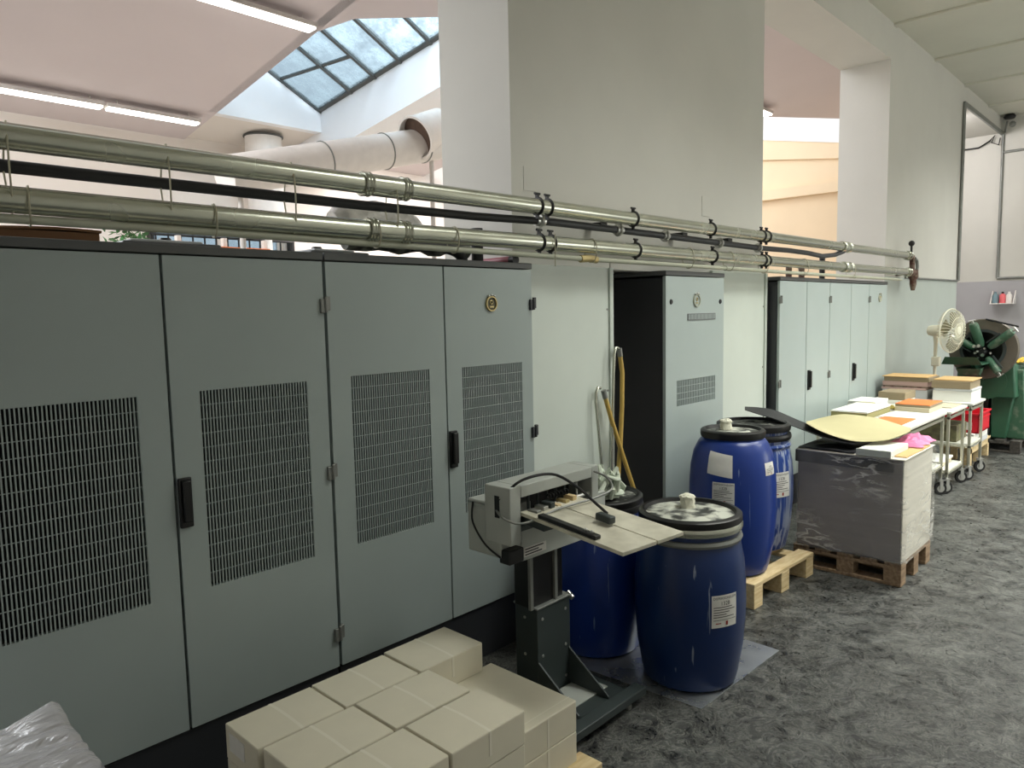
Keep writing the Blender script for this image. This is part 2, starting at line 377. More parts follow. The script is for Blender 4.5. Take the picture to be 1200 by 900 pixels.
def text_mesh(txt, size, align='CENTER', extrude=0.0):
    cu = bpy.data.curves.new('t', 'FONT'); cu.body = txt; cu.size = size; cu.align_x = align; cu.align_y = 'CENTER'; cu.extrude = extrude
    o = bpy.data.objects.new('t', cu); C.objects.link(o)
    dg = bpy.context.evaluated_depsgraph_get(); dg.update()
    me = bpy.data.meshes.new_from_object(o.evaluated_get(dg))
    bpy.data.objects.remove(o); bpy.data.curves.remove(cu)
    return me
def add_text(b, txt, size, fn, align='CENTER', at=(0, 0)):
    """text laid out flat at (u,v) and mapped to 3-D by fn(u,v)"""
    me = text_mesh(txt, size, align)
    vs = [b.bm.verts.new(fn(v.co.x + at[0], v.co.y + at[1])) for v in me.vertices]
    for p in me.polygons:
        try: b.bm.faces.new([vs[i] for i in p.vertices])
        except ValueError: pass
    bpy.data.meshes.remove(me)

def smooth_path(p, n=8):
    p = [Vector(q) for q in p]; out = []
    for i in range(len(p) - 1):
        a, b2, c2, d2 = p[max(i - 1, 0)], p[i], p[i + 1], p[min(i + 2, len(p) - 1)]
        for k in range(n):
            s = k / n; out.append(.5 * ((2 * b2) + (c2 - a) * s + (2 * a - 5 * b2 + 4 * c2 - d2) * s * s + (3 * b2 - a - 3 * c2 + d2) * s ** 3))
    return out + [p[-1]]

# ------------------------------------------------------------------ camera (on a person's eye level, 1.67 m)
cam_d = bpy.data.cameras.new('camera'); cam = bpy.data.objects.new('camera', cam_d); C.objects.link(cam)
cam_d.sensor_width = 36; cam_d.lens = 860 / 1200 * 36; cam_d.clip_start = 0.05
r_ = Vector((0.68680224, -0.72656489, -0.020153)); u_ = Vector((0.08411617, 0.05191121, 0.99510286)); f_ = Vector((0.72196063, 0.68513406, -0.09676859))
mw = Matrix((r_, u_, -f_)).transposed().to_4x4(); mw.translation = Vector((0, 0, 1.672))
cam.matrix_world = mw
S.camera = cam

# ------------------------------------------------------------------ the room
YW, YB = 2.60, 3.12           # near and far face of the wall between the rooms
XE = 14.40                    # end wall
CZ = 4.66                     # room ceiling
def hz(y): return 5.0 - 0.152 * (y - 3.1)     # sloping ceiling of the hall behind

struct(B().box(-4, 18, -6, YB, -0.2, 0).obj('floor', 'floor', smooth=0))
struct(B().box(-4, 18, YB, 12, -0.2, 0).obj('floor_hall', 'hall_floor', smooth=0))
b = B()
b.box(2.765, 3.60, YW, YB, 0, 5.3)                       # pillar left of the niche
b.box(3.60, 4.735, YW, YB, 1.985, 5.3)                   # over the niche
b.box(4.735, 5.644, YW, YB, 0, 5.3)
b.box(3.60, 4.735, YB - 0.02, YB, 0, 1.985)              # back of the niche
b.box(5.644, 8.70, YW, YB, 4.28, 5.3)                    # header
b.box(8.70, 11.85, YW, YB, 0, 5.3)
b.box(11.85, XE, YW, YB, 4.41, 5.3)
struct(b.obj('wall_front', 'wall', smooth=0))
struct(B().box(8.70, 11.852, YW - 0.004, YW, 0, 1.985).obj('wall_front_dado', 'dado', smooth=0))
struct(B().box(3.602, 4.733, YW - 0.006, YW + 0.1, 1.915, 1.962).obj('trim_1', 'wall', smooth=0))
struct(B().box(2.855, 2.975, YW - .003, YW, 2.30, 2.42).obj('wall_patch_1', 'wall', bevel=.001, smooth=0))
struct(B().box(4.69, 4.80, YW - .003, YW, 2.315, 2.45).obj('wall_patch_2', 'wall', bevel=.001, smooth=0))
struct(B().box(XE, XE + 0.25, -6, 3.6, 0, 5.4).obj('wall_end', 'wall', smooth=0))
struct(B().box(XE - 0.004, XE, -6, 3.6, 0, 2.03).obj('wall_end_dado', 'dado2', smooth=0))
struct(B().box(11.85, XE, 3.6, 3.8, 0, 5.2).obj('wall_passage', 'hall_wall', smooth=0))
struct(B().box(-4.2, -4, -6, 12, 0, 5.4).obj('wall_left', 'wall', smooth=0))
# wall with the daylight windows, behind the camera's right shoulder
WIN = [(7.0, 8.8), (9.4, 11.2), (11.8, 13.6)]
YR = -4.2          # inner face of the window wall
b = B(); x = 6.0
for x0, x1 in WIN:
    b.box(x, x0, YR - .2, YR, 0, CZ + 0.3); b.box(x0, x1, YR - .2, YR, 0, 0.9); b.box(x0, x1, YR - .2, YR, 2.9, CZ + 0.3); x = x1
b.box(x, XE + 0.25, YR - .2, YR, 0, CZ + 0.3)
struct(b.obj('wall_right', 'wall', smooth=0))
struct(B().box(-4, 6.0, -.85, -.65, 0, CZ + .1).box(5.8, 6.0, YR, -.85, 0, CZ + .1).obj('wall_light_block', 'wall', smooth=0))  # unseen wall added to keep light off the left cabinets
for i, (x0, x1) in enumerate(WIN):
    b = B()
    for a, c, d, e in ((x0, x1, .9, .96), (x0, x1, 2.84, 2.9), (x0, x0 + .06, .9, 2.9), (x1 - .06, x1, .9, 2.9), ((x0 + x1) / 2 - .03, (x0 + x1) / 2 + .03, .9, 2.9)):
        b.box(a, c, YR - .05, YR + .01, d, e)
    struct(b.obj('window_%d' % (i + 2), 'hall_wall', smooth=0))
# room ceiling with shallow cross ribs
b = B().box(-4, XE, YR, YW, CZ, CZ + 0.2)
struct(b.obj('ceiling', 'ceil', smooth=0))
for i, xr in enumerate((5.6, 7.2, 8.81, 10.4, 11.9, 13.4)):
    struct(B().box(xr - 0.05, xr + 0.05, YR, YW, CZ - 0.03, CZ + 0.01).obj('ceiling_rib_%d' % (i + 1), 'ceil', bevel=0.012, smooth=0))
# unseen fill lamps added below the closed ceiling: centre x, centre y, size, strength
CEIL_FILL = [(3.8, .25, 1.5, 1.4, 68), (5.4, .25, 1.5, 1.4, 26), (7.0, .25, 1.5, 1.4, 98), (11.4, .15, 1.5, 1.4, 125), (7.6, -2.2, 1.8, 1.6, 300), (9.6, -2.2, 1.8, 1.6, 45), (12.0, -2.2, 1.8, 1.6, 180)]
for i, (xc, yc, sx, sy, p) in enumerate(CEIL_FILL):
    x0, x1, y0, y1 = xc - sx / 2, xc + sx / 2, yc - sy / 2, yc + sy / 2
    struct(B().box(x0 - .06, x0, y0, y1, CZ - .05, CZ).box(x1, x1 + .06, y0, y1, CZ - .05, CZ).box(x0 - .06, x1 + .06, y0 - .06, y0, CZ - .05, CZ).box(x0 - .06, x1 + .06, y1, y1 + .06, CZ - .05, CZ).obj('fill_lamp_frame_%d' % (i + 1), 'hall_wall', smooth=0))  # frames added around the fill lamps; the ceiling has no openings

# ------------------------------------------------------------------ the hall behind
YF = 9.75
b = B()
def slab(poly, lift=0.0, t=0.12):
    v0 = [b.bm.verts.new((x, y, hz(y) + lift)) for x, y in poly]; v1 = [b.bm.verts.new((x, y, hz(y) + lift + t)) for x, y in poly]
    n = len(poly); b.bm.faces.new(v0[::-1]); b.bm.faces.new(v1)
    for i in range(n): b.bm.faces.new((v0[i], v0[(i + 1) % n], v1[(i + 1) % n], v1[i]))
slab([(-4, YB - .1), (4.21, YB - .1), (4.21, 6.55), (4.21, 9.77), (-4, 9.77)])
slab([(4.21, YB - .1), (5.65, YB - .1), (5.65, 5.40), (5.04, 5.72), (4.385, 6.16), (4.21, 6.55)])
slab([(6.4, YB - .1), (XE, YB - .1), (XE, 3.953), (6.4, 7.547)])
slab([(5.65, YB - .1), (6.4, YB - .1), (6.4, 5.40), (5.65, 5.40)])
slab([(6.4, 7.547), (8.2, 6.738), (8.2, 9.77), (6.4, 9.77)])
struct(b.obj('hall_ceiling', 'hall_ceil', smooth=0))
b = B(); slab([(4.19, 8.93), (5.67, 8.93), (5.67, 9.77), (4.19, 9.77)], 0.03)
struct(b.obj('hall_ceiling_strip', 'hall_wall', smooth=0))
# downstand beam right of the skylight well, and the well's far side
b = B()
b.hexa([(5.65, 5.2, hz(5.2) - .30 - .0), (6.4, 5.2, hz(5.2) - .30), (6.4, 9.75, hz(9.75) - .30), (5.65, 9.75, hz(9.75) - .30), (5.65, 5.2, 4.90), (6.4, 5.2, 4.90), (6.4, 9.75, 4.28), (5.65, 9.75, 4.28)])
struct(b.obj('hall_beam', 'well', smooth=0))
b = B(); b.prism([(4.21, hz(8.8)), (5.65, hz(8.8)), (5.65, 4.42), (4.21, 5.16)], 8.8, 8.93, 'y')
struct(b.obj('skylight_well_far', 'well', smooth=0))
b = B(); b.prism([(5.5, hz(5.5)), (8.8, hz(8.8)), (8.8, 5.16), (5.5, 5.56)], 4.10, 4.21, 'x')
struct(b.obj('skylight_well_left', 'well', smooth=0))
b = B(); b.prism([(4.1, hz(5.4)), (5.7, hz(5.4)), (5.7, 4.83), (4.1, 5.60)], 5.28, 5.40, 'y')
struct(b.obj('skylight_well_near', 'well', smooth=0))
struct(B().hexa([(XE - .08, 3.6, 4.372), (XE, 3.6, 4.372), (XE, 9.75, 5.602), (XE - .08, 9.75, 5.602), (XE - .08, 3.6, 6.1), (XE, 3.6, 6.1), (XE, 9.75, 6.1), (XE - .08, 9.75, 6.1)]).obj('hall_end_white_band', 'well', smooth=0))
# skylight glazing on sloping bars
def gz(x, y):       # glazing plane, falls towards +X and with the roof towards +Y
    return 4.405 + (5.65 - x) * 0.516 + (8.8 - y) * 0.131
sk = thing('skylight', 'sloping skylight of dusty blue panes between dark bars above the hall', 'skylight', (4.9, 7.1, 4.4))
ys = [8.80, 8.06, 7.55, 7.05, 6.50, 5.95, 5.42]
for y0, y1 in zip(ys, ys[1:]):
    b = B(); q = 0.012
    b.hexa([(4.15, y0 - q, gz(4.15, y0 - q)), (5.645, y0 - q, gz(5.645, y0 - q)), (5.645, y1 + q, gz(5.645, y1 + q)), (4.15, y1 + q, gz(4.15, y1 + q)),
            (4.15, y0 - q, gz(4.15, y0) + .008), (5.645, y0 - q, gz(5.645, y0) + .008), (5.645, y1 + q, gz(5.645, y1) + .008), (4.15, y1 + q, gz(4.15, y1) + .008)])
    b.obj('pane', 'glass', sk, smooth=0)
for y in ys:
    z0, z1 = gz(4.1, y), gz(5.645, y)
    B().hexa([(4.1, y + .022, z0 - .03), (5.645, y + .022, z1 - .03), (5.645, y - .022, z1 - .03), (4.1, y - .022, z0 - .03), (4.1, y + .022, z0 + .03), (5.645, y + .022, z1 + .03), (5.645, y - .022, z1 + .03), (4.1, y - .022, z0 + .03)]).obj('glazing_bar', 'frame_dark', sk, smooth=0)
B().hexa([(5.605, 8.8, gz(5.605, 8.8) - .02), (5.645, 8.8, gz(5.645, 8.8) - .02), (5.645, 5.4, gz(5.645, 5.4) - .02), (5.605, 5.4, gz(5.605, 5.4) - .02), (5.605, 8.8, gz(5.605, 8.8) + .03), (5.645, 8.8, gz(5.645, 8.8) + .03), (5.645, 5.4, gz(5.645, 5.4) + .03), (5.605, 5.4, gz(5.605, 5.4) + .03)]).obj('sill_bar', 'frame_dark', sk, smooth=0)
B().hexa([(5.05, 8.82, gz(5.05, 8.82) - .015), (5.075, 8.82, gz(5.075, 8.82) - .015), (5.32, 7.55, gz(5.32, 7.55) - .015), (5.295, 7.55, gz(5.295, 7.55) - .015), (5.05, 8.82, gz(5.05, 8.82) + .01), (5.075, 8.82, gz(5.075, 8.82) + .01), (5.32, 7.55, gz(5.32, 7.55) + .01), (5.295, 7.55, gz(5.295, 7.55) + .01)]).obj('cross_bar', 'frame_dark', sk, smooth=0)
# hall far wall with a window opening
b = B()
b.box(-4, 3.72, YF, YF + .2, 0, 4.4); b.box(5.56, XE, YF, YF + .2, 0, 4.4); b.box(3.72, 5.56, YF, YF + .2, 0, 2.30); b.box(3.72, 5.56, YF, YF + .2, 3.02, 4.4)
struct(b.obj('wall_hall_far', 'hall_wall', smooth=0))
b = B()
for a, c, d, e in ((3.72, 5.56, 2.30, 2.36), (3.72, 5.56, 2.96, 3.02), (3.72, 3.78, 2.3, 3.02), (5.5, 5.56, 2.3, 3.02), (4.6, 4.66, 2.3, 3.02)): b.box(a, c, YF + .08, YF + .14, d, e)
struct(b.obj('window_1', 'hall_wall', smooth=0))
struct(B().box(3.73, 5.55, YF + .10, YF + .11, 2.31, 3.01).obj('window_1_pane', 'glass', smooth=0))
# hall end wall, warm paint, with a ledge and a step in it
b = B().box(XE, XE + .25, 3.6, 12, 0, 6.1)
struct(b.obj('wall_hall_end', 'cream', smooth=0))
struct(B().hexa([(XE - .06, 3.6, 4.20), (XE, 3.6, 4.20), (XE, 9.75, 5.0), (XE - .06, 9.75, 5.0), (XE - .06, 3.6, 4.38), (XE, 3.6, 4.38), (XE, 9.75, 5.61), (XE - .06, 9.75, 5.61)]).obj('trim_2', 'cream', smooth=0))
struct(B().box(XE - .12, XE, 3.6, 9.75, 3.79, 3.98).obj('trim_3', 'cream', smooth=0))
# fluorescent fittings under the sloping hall ceiling
def lamp(x0, x1, y, label):
    z = hz(y) - 0.10
    t = thing('ceiling_lamp', label, 'ceiling lamp', ((x0 + x1) / 2, y, z - .02), group='fluorescent lamps on the hall ceiling')
    B().box(x0, x1, y - .075, y + .075, z, z + .045).obj('housing', 'lamp_body', t, bevel=.008)
    B().box(x0 + .015, x1 - .015, y - .065, y + .065, z - .022, z + .002).obj('diffuser', 'tube_light', t, bevel=.01)
    for xx in (x0 + .12, x1 - .12): B().cyl((xx, y, z + .04), (xx, y, hz(y) + .01), .006, 8).obj('hanger', 'lamp_body', t)
lamp(1.92, 2.99, 8.95, 'long white fluorescent lamp at the far left of the hall ceiling, left of its twin')
lamp(3.02, 4.05, 8.95, 'white fluorescent lamp whose right end stops short of the skylight')
lamp(2.72, 4.05, 6.36, 'nearest fluorescent lamp at the top edge, left of the skylight')
lamp(9.9, 11.15, 5.05, 'fluorescent lamp end peeking out behind the pillar, seen through the tall opening')

# insulated ducts
d = thing('air_duct', 'fat white insulated air duct with dark open mouth beside the pillar', 'duct', (4.6, 6.2, 2.95))
P0, P1 = Vector((3.0, 6.2, 2.885)), Vector((5.75, 6.2, 3.61))
ax = (P1 - P0).normalized()
B().tube([P0.lerp(P1, k / 12) for k in range(13)], .175, 32).obj('duct_body', 'duct', d)
for k in (0.36, 0.62, 0.80):
    B().ring(P0.lerp(P1, k), ax, .178, .007, 32, 6).obj('seam_band', 'steel_dull', d)
for k in (.05, .85): B().cyl((P0.lerp(P1, k).x, 6.2, 0), P0.lerp(P1, k) - Vector((0, 0, .165)), .025, 12).obj('support_post', 'lamp_body', d)
mc = Vector((5.08, 6.07, 3.53)); md = Vector((-.87, -.045, -.48)).normalized()
B().lathe([(.17, -.34), (.215, .06), (.228, .07), (.228, .085), (.205, .085), (.205, -.02)], mc, 36, md).obj('mouth', 'duct', d)
B().lathe([(0, .0), (.206, .0), (.206, .075)], mc, 36, md).obj('mouth_inside', 'duct_in', d)
d = thing('vertical_duct', 'short vertical white duct rising through the hall ceiling strip', 'duct', (5.07, 9.3, 2.9))
B().tube([(5.07, 9.3, 2.9 + .0785 * k) for k in range(16)], [.235 + (.004 if k % 2 else 0) for k in range(16)], 32).obj('duct_body', 'duct', d)
B().ring((5.07, 9.3, hz(9.3) + .012), (0, 0, 1), .245, .014, 36, 8).obj('collar', 'frame_dark', d)
B().cyl((5.07, 9.3, 0), (5.07, 9.3, 2.92), .05, 12).obj('stand_pipe', 'duct', d)

# tall cupboard in the hall carrying a plant, and a guard rail
t = thing('storage_cupboard', 'white storage cupboard far behind the left cabinets, plant on top', 'cupboard', (2.5, 7.15, 0))
B().box(2.1, 2.95, 6.95, 7.35, 0, 2.23).obj('body', 'hall_wall', t, bevel=.005)
for x0 in (2.11, 2.53): B().box(x0, x0 + .41, 6.93, 6.95, .1, 2.2).obj('door', 'hall_wall', t, bevel=.004)
t = thing('potted_plant', 'small green leafy plant in the gap above the left cabinets', 'plant', (2.5, 7.12, 2.23))
B().lathe([(0, 2.23), (.07, 2.23), (.09, 2.35), (.08, 2.35), (0, 2.33)], (2.5, 7.12, 0), 20).obj('pot', 'pot', t)
b = B()
for k in range(90):
    a = random.random() * 2 * PI; rr = random.random() ** .6 * .2; c = Vector((2.51 + rr * math.cos(a), 7.12 + rr * math.sin(a), 2.35 + random.random() * .24 * (1 - rr * 2) + .02))
    n = Vector((random.uniform(-1, 1), random.uniform(-1, 1), random.uniform(-.2, 1))).normalized(); w = n.cross(Vector((.2, .3, 1))).normalized()
    p = [c - n * .04, c + w * .018, c + n * .045, c - w * .018]
    b.bm.faces.new([b.bm.verts.new(q) for q in p])
b.obj('foliage', 'plant', t, smooth=0, recalc=False)
t = thing('guard_rail', 'black metal guard rail in front of the far hall window', 'railing', (4.6, 9.62, 2.3))
for k in range(13): B().cyl((3.72 + k * .155, 9.62, 2.40), (3.72 + k * .155, 9.62, 2.98), .012, 8).obj('baluster', 'black', t)
for z in (2.52, 2.74, 2.97): B().cyl((3.66, 9.62, z), (5.64, 9.62, z), .016, 8).obj('rail', 'black', t)
for x in (3.68, 5.62): B().box(x - .02, x + .02, 9.61, 9.752, 2.40, 2.98).obj('bracket', 'black', t)
t = thing('orange_bench', 'far orange wooden rack seen in the gap above the left cabinets', 'rack', (3.6, 7.5, 0))
for z in (2.28, 2.38): B().box(3.05, 4.05, 7.4, 7.44, z, z + .028).obj('slat', 'orange', t)
for x in (3.08, 3.55, 4.0): B().box(x, x + .04, 7.44, 7.5, 0, 2.5).obj('upright', 'hall_wall', t)

# ------------------------------------------------------------------ cabinets
def grille(door, x0, x1, z0, z1, y, nv, nh, parent, bar=0.45):
    """a field of slots: thin uprights crossed by finer rails, a dark mat behind"""
    b = B(); p = (x1 - x0) / nv; bar = .36
    for k in range(nv + 1):
        xx = x0 + k * p
        b.box(max(x0, xx - p * bar / 2), min(x1, xx + p * bar / 2), y, y + .006, z0, z1)
    q = (z1 - z0) / nh
    for k in range(nh + 1):
        zz = z0 + k * q; b.box(x0, x1, y + .0005, y + .005, max(z0, zz - .0012), min(z1, zz + .0012))
    b.obj('vent_grille', door, parent, smooth=0)
    B().box(x0 - .01, x1 + .01, y + .02, y + .024, z0 - .01, z1 + .01).obj('filter_mat', 'hole', parent, smooth=0)
def door_leaf(t, x0, x1, z0, z1, y, m, hole=None, nv=36, nh=14):
    b = B(); h = hole
    if h:
        b.box(x0, h[0], y, y + .022, z0, z1); b.box(h[1], x1, y, y + .022, z0, z1)
        b.box(h[0], h[1], y, y + .022, z0, h[2]); b.box(h[0], h[1], y, y + .022, h[3], z1)
        o = b.obj('door', m, t, smooth=0)
        grille(m, h[0], h[1], h[2], h[3], y + .001, nv, nh, o)
    else:
        o = b.box(x0, x1, y, y + .022, z0, z1).obj('door', m, t, bevel=.003)
    return o
def handle(x, z, y, o, h=.17):
    b = B().box(x - .022, x + .022, y - .014, y, z - h / 2, z + h / 2).box(x - .014, x + .014, y - .03, y - .014, z - h / 2 + .02, z + h / 2 - .008)
    b.obj('handle', 'black', o, bevel=.004)
def hinge(x, z, y, o, m='steel_dull'):
    B().box(x - .022, x - .003, y - .012, y + .002, z - .032, z + .022).box(x + .003, x + .02, y - .012, y + .002, z - .022, z + .032).cyl((x, y - .012, z - .03), (x, y - .012, z + .03), .007, 10).obj('hinge', m, o, bevel=.002)
def badge(x, z, y, t, r=.036, pale=False):
    o = B().lathe([(r * .80, -.002), (r * .80, .004), (r * .84, .010), (r, .010), (r * 1.03, .004), (r * 1.03, -.002)], (x, y, z), 36, (0, -1, 0)).obj('badge', 'brass' if not pale else 'pvc', t)
    b = B().lathe([(0, .004), (r * .82, .004)], (x, y, z), 36, (0, -1, 0)); b.obj('badge_face', 'badge' if not pale else 'door_far_lit', o)
    b = B()
    for k in (-1, 0, 1): b.blob((x + k * r * .52, y - .008, z + r * (1.12 if k == 0 else 1.0)), r * .17, amp=0)
    b.obj('badge_crown', 'chrome', o)
    b = B().ring((x, y - .006, z + r * .18), (0, 1, 0), r * .24, r * .07, 20, 6)
    b.box(x - r * .34, x + r * .34, y - .008, y - .004, z - r * .5, z - r * .3)
    b.obj('badge_emblem', 'brass', o)
def cabinet(x0, x1, doors, label, side_depth=.62, m='door', y=2.475, top=1.915):
    t = thing('control_cabinet', label, 'cabinet', ((x0 + x1) / 2, y + side_depth / 2, 0))
    B().box(x0 + .004, x1 - .004, y + .025, y + side_depth, .262, 1.872).obj('carcass', 'carcass', t, smooth=0)
    B().box(x0 + .004, x1 - .004, y + .012, y + side_depth, 0, .255).obj('plinth', 'carcass', t, bevel=.004)
    B().box(x0 + .002, x1 - .002, y - .004, y + side_depth, 1.886, top).obj('top_plate', 'plate', t, bevel=.003)
    return t
YC = 2.475
t = cabinet(.352, 1.571, 2, 'nearest grey two-door cabinet at left, big slotted vents in both doors')
o = door_leaf(t, .358, .962, .266, 1.881, YC, 'door', (.452, .867, .743, 1.429))
o = door_leaf(t, .972, 1.565, .266, 1.881, YC, 'door', (1.066, 1.478, .743, 1.429)); handle(.995, 1.058, YC, o)
for z in (1.717, 1.065, .406): hinge(1.569, z, YC, t)
t = cabinet(1.573, 2.768, 2, 'second grey two-door cabinet, round crowned badge on its right door')
o = door_leaf(t, 1.579, 2.175, .266, 1.881, YC, 'door', (1.674, 2.083, .743, 1.433))
o = door_leaf(t, 2.184, 2.762, .266, 1.881, YC, 'door', (2.277, 2.683, .743, 1.427)); handle(2.206, 1.058, YC, o); badge(2.473, 1.716, YC, o)
for z in (1.714, 1.068, .42): hinge(2.766, z, YC, t, 'carcass')
# cabinet in the niche
t = cabinet(4.015, 4.785, 1, 'single tall cabinet in the wall niche with black side and two small vents', side_depth=.60)
o = door_leaf(t, 4.021, 4.779, .266, 1.881, YC, 'door_far_lit', (4.155, 4.664, 1.043, 1.212), 30, 4)
badge(4.40, 1.728, YC, o, .042, True)
b = B(); b.box(4.285, 4.655, YC - .004, YC, 1.598, 1.642); pl = b.obj('slotted_strip', 'ink_grey', o)
b = B()
for k in range(24): b.box(4.292 + k * .015, 4.299 + k * .015, YC - .006, YC - .003, 1.603, 1.637)
b.obj('slot_bars', 'door_far_lit', pl)
for x in (4.083, 4.727): B().lathe([(0, .006), (.014, .006), (.017, 0)], (x, YC, 1.72), 16, (0, -1, 0)).obj('lock', 'black', o)
# three cabinets in the tall opening
xs = [5.706, 6.25, 6.77, 7.311, 7.817, 8.38]
labs = ['far grey two-door cabinet with dark side next to the pale wall panel', 'far grey two-door cabinet, middle of three in the tall opening', 'far narrow one-door grey cabinet with small round badge by the wall']
for k, (i0, i1) in enumerate(((0, 2), (2, 4), (4, 5))):
    x0, x1 = xs[i0], xs[i1]
    t = cabinet(x0, x1, 2, labs[k], m='door_far_lit')
    for i in range(i0, i1):
        o = door_leaf(t, xs[i] + .006, xs[i + 1] - .004, .266, 1.881, YC, 'door_far_lit')
        if i == 1: handle(xs[1] + .06, 1.045, YC, o)
        if i == 3: handle(xs[3] + .09, 1.037, YC, o)
        if i == 4: badge(8.14, 1.748, YC, o, .042, True)
    if k < 2:
        for z in (1.732, 1.06): hinge(x0 + (.012 if k == 0 else 0), z, YC, t)
    else:
        hinge(x0, 1.732, YC, t)

# pale sheet-metal panels screwed to the pillar
def wall_panel(x0, x1, z1, label):
    t = thing('wall_panel', label, 'panel', ((x0 + x1) / 2, 2.595, 0))
    B().box(x0, x1, 2.572, 2.598, .05, z1).obj('sheet', 'panel', t, bevel=.004)
    b = B()
    for z in (1.68, 1.2, .7):
        for x in (x0 + .05, x1 - .05, x1 - .015): b.lathe([(0, .004), (.006, .003), (.007, 0)], (x, 2.572, z), 10, (0, -1, 0))
    b.obj('screw', 'steel_dull', t)
    B().box(x1 - .035, x1, 2.560, 2.573, .05, z1).obj('edge_strip', 'panel', t, bevel=.003)
wall_panel(2.775, 3.585, 1.922, 'wide pale green metal panel between the near cabinets and the niche')
wall_panel(4.80, 5.672, 1.942, 'narrower pale green metal panel right of the niche cabinet')

# ------------------------------------------------------------------ pipes along the wall
YP = 2.45
def along(pts, x):
    for (xa, za), (xb, zb) in zip(pts, pts[1:]):
        if xa <= x <= xb: return za + (zb - za) * (x - xa) / (xb - xa)
    return pts[-1][1]
UP = [(-1.2, 2.184), (1.7, 2.189), (2.7, 2.194), (8.93, 2.212)]
LO = [(-1.2, 2.020), (1.7, 2.011), (2.7, 2.018), (8.93, 2.030)]
def pipe(name, label, pts, r, m, clamps, sleeves, y=YP):
    t = thing(name, label, 'pipe', (pts[-1][0], y, pts[-1][1] - r))
    B().tube([(x, y, z) for x, z in pts], r, 24).obj('pipe_run', m, t)
    for x in clamps:
        z = along(pts, x)
        b = B().ring((x, y, z), (1, 0, 0), r + .003, .006, 28, 6)
        b.box(x - .006, x + .006, y - .008, y + .008, z + r, z + r + .022).box(x - .006, x + .006, y - .008, y + .008, z - r - .022, z - r)
        b.cyl((x - .02, y, z + r + .024), (x + .02, y, z + r + .024), .006, 8)
        b.obj('clamp', 'black', t)
    for x0, x1 in sleeves:
        z = along(pts, x0)
        o = B().tube([(x0, y, z), (x1, y, along(pts, x1))], r + .005, 24).obj('coupling', 'steel', t)
        for xa in (x0, x1 - .03):
            b = B()
            for x in (xa, xa + .015, xa + .03): b.ring((x, y, along(pts, x)), (1, 0, 0), r + .005, .0045 if x == xa + .015 else .006, 28, 6)
            b.tube([(xa - .002, y, along(pts, xa)), (xa + .032, y, along(pts, xa + .03))], r + .006, 24)
            b.obj('coupling_collar', 'steel', o)
    return t
PU = pipe('steel_pipe', 'upper of the two thick galvanised pipes running along the wall', UP, .038, 'steel', [2.79, 2.865, 3.628, 4.543, 5.305, 5.393], [(1.746, 1.967), (6.95, 7.12)])
PL = pipe('steel_pipe', 'lower of the two thick galvanised pipes running along the wall', LO, .038, 'steel', [2.80, 2.886, 3.653, 4.569, 5.325, 5.398], [(1.762, 1.96), (7.0, 7.16)])
t = thing('thin_conduit', 'thin pale conduit strapped right under the lower steel pipe', 'conduit', (4, YP, 1.94))
TH = [(-1.2, 1.962), (.5, 1.962), (1.2, 1.962), (2.1, 1.957), (2.6, 1.955), (3.2, 1.951), (4.2, 1.950), (5.9, 1.945), (8.75, 1.943)]
B().tube([(x, YP, z) for x, z in TH], .0135, 14).obj('conduit_run', 'pvc', t)
for x in (4.75, 6.1, 7.3): B().ring((x, YP, along(TH, x)), (1, 0, 0), .015, .004, 16, 6).obj('strap', 'pvc', t)
B().tube([(3.13, YP, 1.95), (3.2, YP - .005, 1.955), (3.27, YP, 1.95)], .02, 12).obj('brass_fitting', 'brass', t, label='brass fitting')
t = thing('black_hose', 'black hose running between the two thick steel pipes', 'hose', (3, 2.5, 2.08))
BH = [(-1.2, 2.113), (.55, 2.114), (1.7, 2.114), (2.4, 2.120), (2.92, 2.135), (3.52, 2.134), (4.06, 2.131), (5.39, 2.121)]
B().tube([(x, 2.5, z) for x, z in BH[:5]], .019, 14).obj('hose_run', 'rubber', t)
B().tube([(x, 2.5, z) for x, z in BH[4:]] + [(5.9, 2.5, 2.128), (6.3, 2.5, 2.125), (6.6, 2.49, 2.11), (6.85, 2.47, 2.13), (7.0, 2.45, 2.165)], .020, 14).obj('hose_tail', 'pipe_dark', t)
for x in (2.86, 3.55, 4.05, 4.75, 5.36):
    B().tube([(x - .03, 2.5, along(BH, x)), (x + .03, 2.5, along(BH, x))], .026, 14).ring((x, 2.5, along(BH, x)), (1, 0, 0), .03, .008, 18, 6).obj('hose_clip', 'chrome', t)
for x in (3.4, 4.28, 4.9):
    B().box(x - .03, x + .03, 2.49, 2.6, 2.14, 2.165).obj('bracket', 'black', t)
# wire ties
def tie(x, parent, pts, z0, z1):
    p = []
    for k in range(15):
        a = k / 14 * PI * 2
        p.append((x + .006 * math.sin(a * 1.5), YP + .046 * math.cos(a) - .002, (z0 + z1) / 2 + (z1 - z0) / 2 * math.sin(a)))
    B().tube(p, .0028, 6, closed=True).obj('wire_tie', 'wire', parent)
for x in (.56, .99, 1.43, 1.89): tie(x, PU, UP, along(LO, x) - .04, along(UP, x) + .042)
for x in (.60, 1.135, 1.80, 2.22, 3.22, 4.25, 4.8, 5.35, 6.1, 7.2): tie(x, PL, LO, along(TH, x) - .018, along(LO, x) + .042)
B().cyl((2.87, YP - .045, 2.06), (2.868, YP - .045, 1.90), .003, 6).obj('hanging_string', 'wire', PL)
